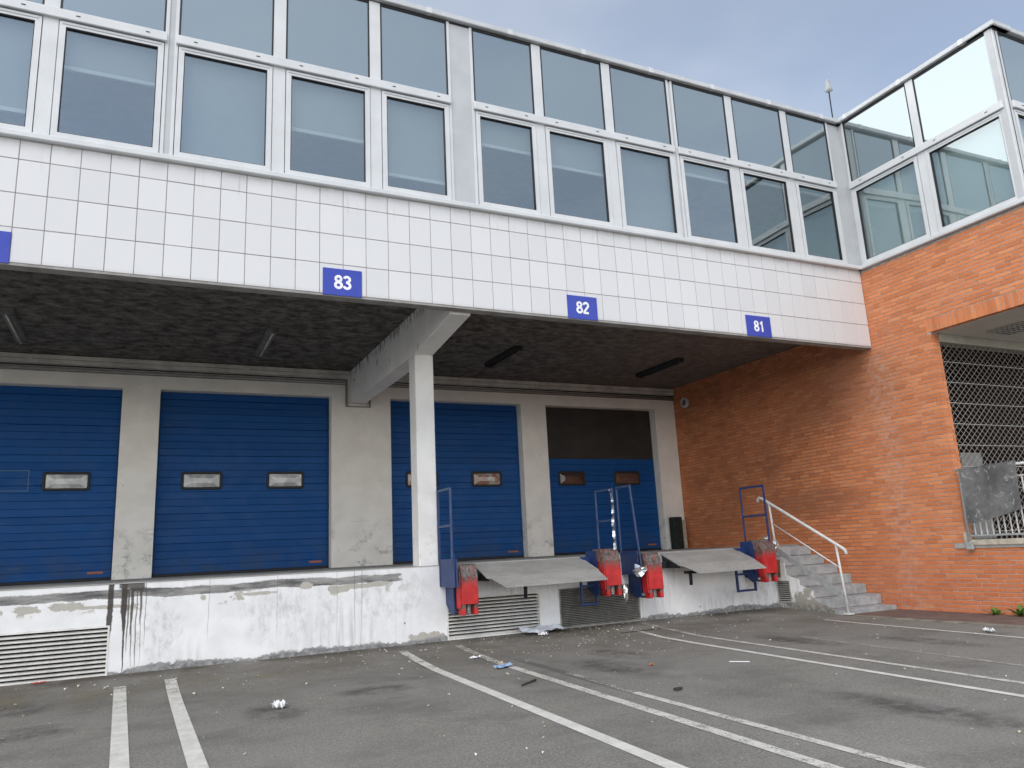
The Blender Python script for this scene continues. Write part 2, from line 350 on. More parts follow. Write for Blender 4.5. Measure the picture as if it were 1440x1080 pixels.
    c = s.mix(s.mr(n, .3, .7), (.010, .028, .105), (.019, .046, .155)); c = s.mix(s.mul(s.mr(s.noise(35, 4), .62, .70), .6), c, (.12, .13, .16))
    M['steel_blue'] = s.end(s.bsdf(c, .45, 0, .4))
    s = SH('steel_blue_faded'); n = s.noise(8, 5, .65)
    c = s.mix(s.mr(n, .3, .7), (.028, .050, .13), (.05, .08, .17))
    M['steel_blue_faded'] = s.end(s.bsdf(c, .45, 0, .4))
    s = SH('leveller_steel'); n = s.noise(2.6, 7, .68, s.scl(s.pos, (1, 2, 2)))
    c = s.mix(s.mr(n, .3, .7), (.285, .28, .265), (.375, .37, .355)); c = s.mix(s.mul(s.mr(s.noise(22, 5), .58, .72), .30), c, (.12, .115, .11))
    M['leveller_steel'] = s.end(s.bsdf(c, .6, .15, .35, s.bump(s.noise(60, 3), .2, .003)))
    s = SH('louvre'); n = s.noise(7, 6, .65, s.scl(s.pos, (1, 1, .4)))
    c = s.mix(s.mr(n, .3, .7), (.66, .65, .61), (.84, .83, .80)); c = s.mix(s.mul(s.mr(s.noise(24, 5), .60, .72), .35), c, (.22, .21, .19))
    M['louvre'] = s.end(s.bsdf(c, .6, 0, .35))
    s = SH('louvre_grey'); n = s.noise(7, 6, .65)
    M['louvre_grey'] = s.end(s.bsdf(s.mix(s.mr(n, .3, .7), (.20, .195, .18), (.34, .33, .31)), .65, 0, .35))
    s = SH('board_grey'); n = s.noise(2.2, 8, .7, None, .3); n2 = s.noise(16, 6, .7)
    c = s.mix(s.mr(n, .32, .72), (.075, .077, .080), (.19, .19, .188)); c = s.mix(s.mul(s.mr(s.noise(6, 7, .75, None, 1.5), .54, .64), .75), c, (.42, .41, .39))
    c = s.mix(s.mul(s.mr(n2, .62, .70), .4), c, (.34, .33, .31))
    M['board_grey'] = s.end(s.bsdf(c, .7, 0, .35, s.bump(n2, .3, .004)))

    # asphalt
    s = SH('asphalt'); P = s.xyz(s.pos)
    big = s.noise(.35, 6, .6); mid = s.noise(3, 6, .65); fine = s.noise(46, 4, .75); grain = s.vor(66)
    c = s.mix(s.mr(big, .3, .7), (.136, .127, .108), (.204, .192, .166))
    c = s.mix(s.mul(s.mr(mid, .45, .75), .45), c, (.20, .198, .19))
    c = s.mix(s.mr(fine, .36, .64, .0, .85), c, s.mix(s.mr(grain, .1, .5), (.057, .054, .049), (.31, .296, .268)))
    mot = s.noise(17, 6, .78)
    c = s.mix(s.mr(mot, .36, .70, .0, .42), c, s.mix(s.mr(s.noise(31, 5, .75), .4, .62), (.072, .068, .061), (.265, .253, .228)))
    blotch = s.noise(1.2, 7, .7)
    c = s.mix(s.mr(blotch, .38, .68, .0, .55), c, s.mix(s.mr(s.noise(.7, 5, .6, s.scl(s.pos, (1, 1.7, 1))), .4, .6), (.085, .080, .072), (.20, .196, .186)))
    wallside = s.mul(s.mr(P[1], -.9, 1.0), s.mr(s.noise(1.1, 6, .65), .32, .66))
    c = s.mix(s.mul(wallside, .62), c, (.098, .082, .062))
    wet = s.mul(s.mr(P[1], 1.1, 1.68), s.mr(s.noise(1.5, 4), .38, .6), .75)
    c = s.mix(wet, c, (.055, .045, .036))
    st = s.mul(s.mx(s.ell(-10.62, -1.62, .34, .62, soft=.0), s.ell(-9.52, -1.15, .52, .35, soft=.0), s.ell(-6.98, -1.5, .42, 1.0, soft=.0), s.ell(-12.6, -1.15, .55, .45, soft=.0),
                    s.ell(-6.4, -5.0, .35, 1.2, soft=.0), s.ell(-4.05, -1.4, .30, .9, soft=.0), s.ell(-6.35, -.75, .35, .7, soft=.0), s.ell(-3.1, -2.6, .3, .9, soft=0.), s.ell(-12.9, .2, .5, .5, soft=0.)), s.mr(s.noise(3.2, 7, .72), .34, .64), .72)
    c = s.mix(st, c, (.030, .029, .028))
    skid = s.mul(s.mr(s.ma('ABSOLUTE', s.ma('ADD', P[0], s.ma('MULTIPLY_ADD', P[1], -.052, 7.50))), .085, .04), s.mr(P[1], -3.4, -2.2), s.mr(P[1], .3, -.4), .5)
    c = s.mix(skid, c, (.05, .05, .05))
    yel = s.mul(s.mx(s.ell(-12.6, .6, 1.1, .4, soft=0.), s.ell(-10.9, .55, 1.0, .4, soft=0.)), s.mr(s.noise(2.5, 5), .42, .62), .5)
    c = s.mix(yel, c, (.155, .135, .075))
    pale = s.mul(s.mr(s.noise(.8, 7, .7, s.scl(s.pos, (1.6, .6, 1))), .54, .72), .45)
    c = s.mix(pale, c, (.27, .262, .245))
    M['asphalt'] = s.end(s.bsdf(c, .86, 0, .3, s.bump(s.ma('ADD', fine, s.mul(grain, .6)), .55, .006)))
    def paint(name, col, lo, hi):
        s = SH(name); P = s.xyz(s.pos)
        n = s.ma('ADD', s.mul(s.noise(60, 4, .7), .6), s.mul(s.noise(4, 6, .7), .5))
        far = s.mul(s.mr(P[1], -1.2, 1.3), .10)
        fac = s.mr(s.ma('SUBTRACT', n, far), lo, hi)
        t = s.n('ShaderNodeBsdfTransparent')
        c = s.mix(s.mr(s.noise(7, 6, .65), .3, .7), tuple(q*.78 for q in col), col)
        M[name] = s.end(s.mixsh(fac, t.outputs[0], s.bsdf(c, .75, 0, .3)))
    paint('paint_white', (.68, .665, .61), .36, .48)
    paint('paint_worn', (.62, .60, .545), .40, .56)
    paint('paint_faint', (.48, .465, .43), .47, .66)
    s = SH('pavement_red'); n = s.noise(3, 6, .65); f = s.noise(60, 3, .6)
    c = s.mix(s.mr(n, .3, .7), (.135, .090, .078), (.21, .145, .125)); c = s.mix(s.mr(f, .4, .65, 0, .4), c, (.10, .085, .08))
    M['pavement_red'] = s.end(s.bsdf(c, .9, 0, .25, s.bump(f, .4, .005)))
    simple('kerb_stone', (.21, .195, .16), .9, 0, .25, .3, 4, .4)
build_materials()

# ------------------------------------------------------------------ mesh helpers
WT = {}
def link(name, data, parent=None, mat=None, loc=None):
    o = bpy.data.objects.new(name, data); COL.objects.link(o)
    w = Vector(loc) if loc is not None else Vector((0, 0, 0))
    o.location = w
    if parent is not None:
        o.parent = parent; o.matrix_parent_inverse = Matrix.Translation(-WT[parent.name])
    WT[o.name] = w
    if mat and not data.materials: data.materials.append(M[mat])
    return o
def thing(name, label, cat, loc, group=None):
    o = bpy.data.objects.new(name, None); COL.objects.link(o); o.location = loc; o.empty_display_size = .2
    WT[o.name] = Vector(loc); return tag(o, label, cat, group)
def tag(o, label=None, cat=None, group=None, kind=None):
    for k, v in (('label', label), ('category', cat), ('group', group), ('kind', kind)):
        if v: o[k] = v
    return o
def mesh(bm, smooth=False):
    bmesh.ops.recalc_face_normals(bm, faces=bm.faces)
    me = bpy.data.meshes.new('mesh'); bm.to_mesh(me); bm.free()
    if smooth:
        for p in me.polygons: p.use_smooth = True
    return me
IDM = lambda u, d, z: (u, d, z)
def addbox(bm, x0, x1, y0, y1, z0, z1, mp=IDM):
    v = [bm.verts.new(mp(x, y, z)) for x in (x0, x1) for y in (y0, y1) for z in (z0, z1)]
    for f in ((0, 1, 3, 2), (4, 6, 7, 5), (0, 4, 5, 1), (2, 3, 7, 6), (0, 2, 6, 4), (1, 5, 7, 3)): bm.faces.new([v[i] for i in f])
    return v
def box(x0, x1, y0, y1, z0, z1, bev=0., mp=IDM, seg=1):
    bm = bmesh.new(); addbox(bm, x0, x1, y0, y1, z0, z1, mp)
    if bev:
        bmesh.ops.recalc_face_normals(bm, faces=bm.faces); bmesh.ops.bevel(bm, geom=bm.edges[:], offset=bev, segments=seg, affect='EDGES', profile=.6)
    return mesh(bm)
def boxes(L, mp=IDM):
    bm = bmesh.new()
    for b in L: addbox(bm, *b, mp)
    return mesh(bm)
def prism(pts, axis, a, b, bev=0.):
    """polygon extruded along an axis; pts are in the two other axes in order"""
    bm = bmesh.new()
    def P(p, t):
        l = list(p); l.insert(axis, t); return l
    A = [bm.verts.new(P(p, a)) for p in pts]; B = [bm.verts.new(P(p, b)) for p in pts]
    bm.faces.new(A); bm.faces.new(B[::-1])
    for i in range(len(pts)): bm.faces.new((A[i], A[(i+1) % len(pts)], B[(i+1) % len(pts)], B[i]))
    if bev:
        bmesh.ops.recalc_face_normals(bm, faces=bm.faces); bmesh.ops.bevel(bm, geom=bm.edges[:], offset=bev, segments=1, affect='EDGES')
    return mesh(bm)
def addtube(bm, pts, r, n=10):
    pts = [Vector(p) for p in pts]; rings = []
    for i, p in enumerate(pts):
        t = ((pts[i+1]-p) if i == 0 else (p-pts[i-1]) if i == len(pts)-1 else (pts[i+1]-p).normalized()+(p-pts[i-1]).normalized()).normalized()
        a = t.orthogonal().normalized() if i == 0 else (a - a.dot(t)*t).normalized()
        b = t.cross(a); rings.append([bm.verts.new(p + r*(math.cos(2*math.pi*k/n)*a + math.sin(2*math.pi*k/n)*b)) for k in range(n)])
    for i in range(len(rings)-1):
        for k in range(n): bm.faces.new((rings[i][k], rings[i][(k+1) % n], rings[i+1][(k+1) % n], rings[i+1][k]))
    bm.faces.new(rings[0][::-1]); bm.faces.new(rings[-1])
def tube(pts, r, n=10):
    bm = bmesh.new(); addtube(bm, pts, r, n); return mesh(bm, True)
def holed(u0, u1, z0, z1, d0, d1, holes, mp=IDM):
    """slab in the (u,z) plane between depths d0 and d1 with rectangular openings (ua,ub,za,zb)"""
    us = sorted({u0, u1, *[h[i] for h in holes for i in (0, 1)]}); zs = sorted({z0, z1, *[h[i] for h in holes for i in (2, 3)]})
    us = [u for u in us if u0 <= u <= u1]; zs = [z for z in zs if z0 <= z <= z1]
    solid = lambda i, j: 0 <= i < len(us)-1 and 0 <= j < len(zs)-1 and not any(h[0]-1e-6 <= us[i] and us[i+1] <= h[1]+1e-6 and h[2]-1e-6 <= zs[j] and zs[j+1] <= h[3]+1e-6 for h in holes)
    bm = bmesh.new(); V = {}
    def v(u, d, z):
        k = (round(u, 5), d, round(z, 5))
        if k not in V: V[k] = bm.verts.new(mp(u, d, z))
        return V[k]
    for i in range(len(us)-1):
        for j in range(len(zs)-1):
            if not solid(i, j): continue
            a, b, c, e = us[i], us[i+1], zs[j], zs[j+1]
            for d in (d0, d1): bm.faces.new((v(a, d, c), v(b, d, c), v(b, d, e), v(a, d, e)))
            if not solid(i-1, j): bm.faces.new((v(a, d0, c), v(a, d1, c), v(a, d1, e), v(a, d0, e)))
            if not solid(i+1, j): bm.faces.new((v(b, d0, c), v(b, d1, c), v(b, d1, e), v(b, d0, e)))
            if not solid(i, j-1): bm.faces.new((v(a, d0, c), v(b, d0, c), v(b, d1, c), v(a, d1, c)))
            if not solid(i, j+1): bm.faces.new((v(a, d0, e), v(b, d0, e), v(b, d1, e), v(a, d1, e)))
    return mesh(bm)
def ring(u0, u1, z0, z1, w, d0, d1, mp=IDM): return holed(u0, u1, z0, z1, d0, d1, [(u0+w, u1-w, z0+w, z1-w)], mp)
def rring(x0, x1, z0, z1, w, r, y0, y1):
    def rr(x0, x1, z0, z1, r):
        P = []
        for cx, cz, a in ((x1-r, z1-r, 0), (x0+r, z1-r, 90), (x0+r, z0+r, 180), (x1-r, z0+r, 270)):
            P += [(cx+r*math.cos(math.radians(a+t*22.5)), cz+r*math.sin(math.radians(a+t*22.5))) for t in range(5)]
        return P
    bm = bmesh.new(); O = rr(x0, x1, z0, z1, r); I = rr(x0+w, x1-w, z0+w, z1-w, r*.45); M2 = rr(x0+w*.25, x1-w*.25, z0+w*.25, z1-w*.25, r*.9); M3 = rr(x0+w*.8, x1-w*.8, z0+w*.8, z1-w*.8, r*.55)
    L = [[bm.verts.new((p[0], y, p[1])) for p in Q] for Q, y in ((O, y1), (O, y0+.008), (M2, y0), (M3, y0), (I, y0+.008), (I, y1))]
    for a, b in zip(L, L[1:]):
        for i in range(len(a)): bm.faces.new((a[i], a[(i+1) % len(a)], b[(i+1) % len(a)], b[i]))
    return mesh(bm)
def crumple(r, seed, flat=1., sub=2, amp=.55):
    bm = bmesh.new(); bmesh.ops.create_icosphere(bm, subdivisions=sub, radius=1); q = random.Random(seed)
    for v in bm.verts:
        k = 1 + amp*(q.random()-.5)*1.6 + .35*mnoise.noise(v.co*2.1 + Vector((seed, 0, 0)))
        v.co = v.co*k*r; v.co.z *= flat
    return mesh(bm)
def scrap(w, h, seed, lift=.5):
    bm = bmesh.new(); n, m = 8, 7; q = random.Random(seed); V = []
    for i in range(n):
        for j in range(m):
            u, v = i/(n-1)-.5, j/(m-1)-.5
            e = 1 - .45*abs(mnoise.noise(Vector((u*3+seed, v*3, 1))))
            z = abs(mnoise.noise(Vector((u*4.5, v*4.5, seed*1.7))))*lift*min(w, h)*1.3 + .10*lift*min(w, h)*q.random()
            V.append(bm.verts.new((u*w*e + .08*w*(q.random()-.5), v*h*e + .08*h*(q.random()-.5), .003+z)))
    for i in range(n-1):
        for j in range(m-1): bm.faces.new((V[i*m+j], V[(i+1)*m+j], V[(i+1)*m+j+1], V[i*m+j+1]))
    return mesh(bm)
def gz(y): return 0. if y <= 0 else min(y, 1.72)/1.72*.085

# ------------------------------------------------------------------ ground
def ground():
    ys = [-220, -60, -12, 0, .45, .9, 1.3, 1.8, 12, 220]; xs = [-260, -60, -20, 5, 60, 260]
    bm = bmesh.new(); V = [[bm.verts.new((x, y, gz(y))) for x in xs] for y in ys]
    for j in range(len(ys)-1):
        for i in range(len(xs)-1): bm.faces.new((V[j][i], V[j][i+1], V[j+1][i+1], V[j+1][i]))
    g = link('asphalt_yard', mesh(bm), None, 'asphalt'); tag(g, 'grey worn asphalt yard in front of the loading dock', 'ground', kind='structure')
    def stripe(a, b, w, mat, lift=.004):
        a = Vector(a); b = Vector(b); d = (b-a).normalized(); n = Vector((-d.y, d.x))*w/2
        bm = bmesh.new(); k = 14; prev = None
        for i in range(k+1):
            p = a.lerp(b, i/k); q = [bm.verts.new((p.x+s*n.x, p.y+s*n.y, gz(p.y)+lift)) for s in (-1, 1)]
            if prev: bm.faces.new((prev[0], prev[1], q[1], q[0]))
            prev = q
        link('painted_line', mesh(bm), g, mat)
    stripe((-11.916, .88), (-11.70, -9.5), .125, 'paint_white'); stripe((-11.398, 1.02), (-11.30, -9.5), .125, 'paint_white')
    stripe((-8.53, 1.24), (-9.02, -9.5), .115, 'paint_white'); stripe((-7.73, 1.20), (-8.32, -9.5), .105, 'paint_worn')
    stripe((-7.655, -3.0), (-7.86, -9.5), .085, 'paint_worn'); stripe((-7.56, -1.6), (-7.655, -3.0), .085, 'paint_faint'); stripe((-4.97, .9), (-5.80, -9.5), .085, 'paint_white')
    stripe((-4.43, 1.5), (-5.30, -9.5), .082, 'paint_worn'); stripe((-1.97, 0.05), (-2.72, -9.5), .065, 'paint_white')
    stripe((-3.75, -1.2), (-4.35, -6.5), .08, 'paint_faint')
    pv = link('pavement', box(-1.17, -.004, -30, .24, -.05, .014), None, 'pavement_red'); tag(pv, 'reddish concrete strip along the foot of the brick wall', 'pavement', kind='structure')
    link('kerb', box(-1.29, -1.172, -30, .10, -.05, .018, .006), pv, 'kerb_stone')
ground()

# ------------------------------------------------------------------ glazed storey
def glazing(root, panes, groups, posts, umin, umax, mp, blinds, prefix_room):
    """panes: list of (u0,u1); z of the whole band 1.45..4.53 above the fascia edge"""
    Z = lambda z: z + ZG
    link('sill', box(umin, umax, -.075, .10, Z(1.45), Z(1.525), .012, mp), root, 'frame_white')
    for i, (a, b) in enumerate(panes):
        w = link('office_window', ring(a-.012, b+.012, Z(1.54), Z(3.035), .066, -.014, .055, mp), root, 'frame_white')
        link('inner_bead', ring(a+.050, b-.050, Z(1.602), Z(2.973), .014, -.004, .045, mp), w, 'seal')
        link('pane', box(a+.060, b-.060, .020, .026, Z(1.612), Z(2.963), 0, mp), w, 'glass_window')
        bl = blinds[i] if i < len(blinds) else None
        if bl:
            link('blind', box(a+.03, b-.03, .120, .124, Z(bl), Z(2.99), 0, mp), w, 'blind' if prefix_room == 'office' else 'blind_daylit')
            link('blind_bar', box(a+.03, b-.03, .095, .135, Z(bl)-.045, Z(bl)+.004, 0, mp), w, 'blind_bar')
        u = link('upper_panel', ring(a-.018, b+.018, Z(3.178), Z(4.418), .020, .000, .05, mp), root, 'seal')
        link('pane', box(a, b, .012, .020, Z(3.195), Z(4.40), 0, mp), u, 'glass_spandrel')
        link('backing', box(a-.01, b+.01, .055, .10, Z(3.06), Z(4.42), 0, mp), u, 'interior_dark')
        link('head_trim', box(a+.02, b-.02, -.022, -.006, Z(3.000), Z(3.030), 0, mp), w, 'coping')
    ed = [panes[0][0]-.2] + [q for p in panes for q in p] + [panes[-1][1]+.2]
    slots = None
    for ga, gb in groups:
        r = link('transom_rail', box(panes[ga][0]-.045, panes[gb][1]+.045, -.05, .05, Z(3.050), Z(3.176), .008, mp), root, 'frame_white')
        for i in range(ga, gb+1):
            a, b = panes[i]
            for t in (.16, .84):
                uu = a + (b-a)*t
                link('drain_slot', box(uu-.022, uu+.022, -.054, -.048, Z(3.108), Z(3.120), 0, mp), r, 'black_rubber')
        for i in range(ga, gb):
            link('mullion', box(panes[i][1]+.020, panes[i+1][0]-.020, -.004, .10, Z(1.527), Z(4.43), .003, mp), root, 'frame_white')
        link('mullion', box(panes[ga][0]-.062, panes[ga][0]-.020, -.004, .10, Z(1.527), Z(4.43), .003, mp), root, 'frame_white')
        link('mullion', box(panes[gb][1]+.020, panes[gb][1]+.062, -.004, .10, Z(1.527), Z(4.43), .003, mp), root, 'frame_white')
    for a, b in posts: link('post_panel', box(a, b, .012, .11, Z(1.527), Z(4.43), 0, mp), root, 'frame_grey')
    link('seal_backing', holed(umin, umax, Z(1.5), Z(4.43), .058, .062, [(a+.04, b-.04, Z(1.57), Z(3.0)) for a, b in panes], mp), root, 'seal')
    link('head_rail_shadow', box(umin, umax, .004, .12, Z(4.414), Z(4.455), 0, mp), root, 'seal')  # black strip: the shadow gap under the coping put in as colour

def coping(root, umin, umax, mp, step=1.31, first=.55):
    Z = lambda z: z + ZG
    c = link('coping', box(umin, umax, -.065, .40, Z(4.448), Z(4.535), .010, mp), root, 'coping')
    u = umax - first
    while u > umin + .1:
        link('joint_cover', box(u-.040, u+.040, -.069, .39, Z(4.445), Z(4.5385), .003, mp), c, 'frame_white'); u -= step

# ------------------------------------------------------------------ main building
XL = -19.5
def main_building():
    Z = lambda z: z + ZG
    B = thing('loading_dock_building', 'white tiled building with a glazed upper storey over four blue dock doors', 'building', (-9, 3.8, .085))
    F = link('fascia', box(XL, -.006, .010, .172, Z(0), Z(1.449)), B, 'grout')
    link('fascia_edge', box(XL, -.006, .004, .170, Z(-.028), Z(-.002)), F, 'fascia_edge')
    TW, TH, G = .30, .4038, .0075
    full = box(-TW+G/2, -G/2, 0, .014, G/2, TH-G/2, .0035); part = box(-TW+G/2, -G/2, 0, .014, G/2, 1.449-3*TH-.002, .0035)
    for me in (full, part): me.materials.append(M['tile'])
    for i in range(62):
        for r in range(4):
            q = R.random()
            link('tile', full if r < 3 else part, F, None, (-i*TW-.006, (q-.5)*.003, Z(r*TH)))
    panes = [(-18.34, -17.25), (-17.06, -16.09), (-15.50, -14.42), (-14.22, -13.12), (-12.92, -11.83), (-11.64, -10.54), (-10.343, -9.25), (-9.055, -8.09), (-7.645, -6.683), (-6.488, -5.407), (-5.205, -4.111), (-3.942, -2.841), (-2.644, -1.533), (-1.342, -.365)]
    blinds = [2.2, 2.5, 2.4, 1.87, 2.53, 1.56, 2.28, 1.865, 2.60, 2.475, 1.56, 2.80, 2.93, 2.93]
    glazing(B, panes, [(0, 1), (2, 4), (5, 7), (8, 10), (11, 13)], [(-16.03, -15.565), (-11.768, -11.702), (-8.028, -7.707), (-4.049, -4.004), (-.303, .012)], XL, -.003, IDM, blinds, 'office')
    coping(B, XL, .06, IDM)
    link('roof', box(XL, 0, .13, 16, Z(4.36), Z(4.44)), B, 'coping')
    link('office_room', boxes([(XL, 2.4, .18, 4.2, Z(1.40), Z(1.46)), (XL, 2.4, 4.2, 4.3, Z(1.40), Z(3.3)), (XL, -.02, .13, 4.3, Z(3.06), Z(3.16))] + [(x-.04, x+.04, .2, 4.2, Z(1.46), Z(3.06)) for x in (XL+.05, -11.74, -7.87, -4.03)]), B, 'interior')
    link('soffit', box(XL, -.006, .172, 6.3, Z(.45), Z(.70)), B, 'soffit_soot')
    bm_pts = [(.165, Z(-.062)), (1.72, Z(-.235)), (5.845, Z(-.215)), (5.845, Z(.46)), (.165, Z(.46))]
    link('beam', prism(bm_pts, 0, -8.095, -7.792, .006), B, 'painted_concrete')
    link('column', box(-8.092, -7.795, 1.722, 2.035, .03, Z(-.234), .012), B, 'painted_concrete')
    # back wall with door openings
    D = [(-18.85, -15.84), (-15.23, -12.215), (-11.595, -8.478), (-7.262, -4.25), (-3.622, -.598)]
    zb, zt = Z(-3.44), Z(-.085)
    link('back_wall', holed(XL, -.004, Z(-3.6), Z(.46), 5.84, 6.30, [(a, b, zb, zt) for a, b in D]), B, 'wall_render')
    link('wall_backing', box(XL, 0, 6.31, 6.4, Z(-4.6), Z(4.4)), B, 'pit')
    slat = box(-.5, .5, 0, .035, .0008, .1314, .0050); slat.materials.append(M['door_blue'])
    wins = [[(-17.9, -17.2), (-16.5, -15.8)], [(-15.10, -14.40), (-13.36, -12.64)], [(-11.18, -10.47), (-9.67, -8.97)], [(-6.90, -6.19), (-5.42, -4.71)], [(-3.29, -2.58), (-1.79, -1.06)]]
    pm = ['pane_clear', 'pane_clear', 'pane_clear', 'pane_brown_reflect', 'pane_unlit']
    for k, (a, b) in enumerate(D):
        if k == 0: continue
        yd = 6.045
        d = link('dock_door', box(a+.01, b-.01, yd+.036, yd+.06, zb, zt), B, 'door_blue')
        if k == 4: d['label'] = 'blue door with a dark charcoal upper section'
        for j in range(25):
            z = zb + .045 + j*.1322
            dark = k == 4 and z + ZG*0 > Z(-1.36)
            if dark: continue
            o = link('slat', slat, d, None, ((a+b)/2, yd, z)); o.scale = (b-a-.03, 1, .968 if j % 4 == 3 else 1)
        if k == 4: link('upper_section', box(a+.015, b-.015, yd+.006, yd+.035, Z(-1.345), zt-.004, .003), d, 'door_dark')
        link('bottom_seal', box(a+.015, b-.015, yd-.005, yd+.035, zb+.002, zb+.044, .004), d, 'black_rubber')
        link('sticker', box(b-.38, b-.14, yd-.0035, yd-.0005, zb+.115, zb+.150), d, 'orange_print')
        if k == 1: link('label_outline', ring(-14.30, -13.56, Z(-1.90), Z(-1.545), .012, yd-.0015, yd-.0004), d, 'label_ghost')
        for (p, q) in wins[k]:
            bm = bmesh.new(); z0, z1 = Z(-1.905), Z(-1.575)
            p2, q2 = p, q
            bm.free(); fr = link('window_frame', rring(p2, q2, z0, z1, .046, .05, yd-.026, yd+.01), d, 'black_rubber')
            bm = bmesh.new(); o4 = [(p2+.036, z0+.036), (q2-.036, z0+.036), (q2-.036, z1-.036), (p2+.036, z1-.036)]
            i4 = [(p2+.17, z0+.12), (q2-.17, z0+.12), (q2-.17, z1-.12), (p2+.17, z1-.12)]
            O = [bm.verts.new((x, yd-.003, z)) for x, z in o4]; I = [bm.verts.new((x, yd-.020, z)) for x, z in i4]
            for i in range(4): bm.faces.new((O[i], O[(i+1) % 4], I[(i+1) % 4], I[i]))
            bm.faces.new(I); link('window_pane', mesh(bm), d, pm[k])
    # dock
    V = [(-15.25, -12.075, .055, .665), (-7.692, -6.150, .085, .672), (-5.812, -4.305, .085, .690)]
    dk = link('dock_front', holed(XL, -1.302, 0, Z(-3.452), 1.72, 2.02, V), B, 'dock_paint')
    link('dock_deck', boxes([(XL, -1.301, 1.712, 6.34, Z(-3.450), Z(-3.440)), (-1.301, -.004, 2.322, 6.34, Z(-3.450), Z(-3.440))]), B, 'deck_concrete')
    link('dock_core', box(XL, -.01, 2.62, 6.3, 0, Z(-3.46)), B, 'pit')
    for i, (a, b, c, e) in enumerate(V):
        n, mt = ((11, 'louvre'), (11, 'louvre'), (21, 'louvre_grey'))[i]
        v = link('vent_grille', ring(a+.001, b-.001, c+.001, e-.001, .022, 1.714, 1.80), B, mt)
        pt = (e-c-.05)/n
        for j in range(n):
            z = c+.03+pt*j
            link('louvre_slat', prism([(1.724, z), (1.729, z-.004), (1.79, z+pt*.40), (1.785, z+pt*.50), (1.728, z+pt*.26), (1.723, z+pt*.23)], 0, a+.024, b-.024), v, mt)
        link('dark_back', box(a, b, 1.84, 1.86, c, e), v, 'pit')
    return B
BLD = main_building()

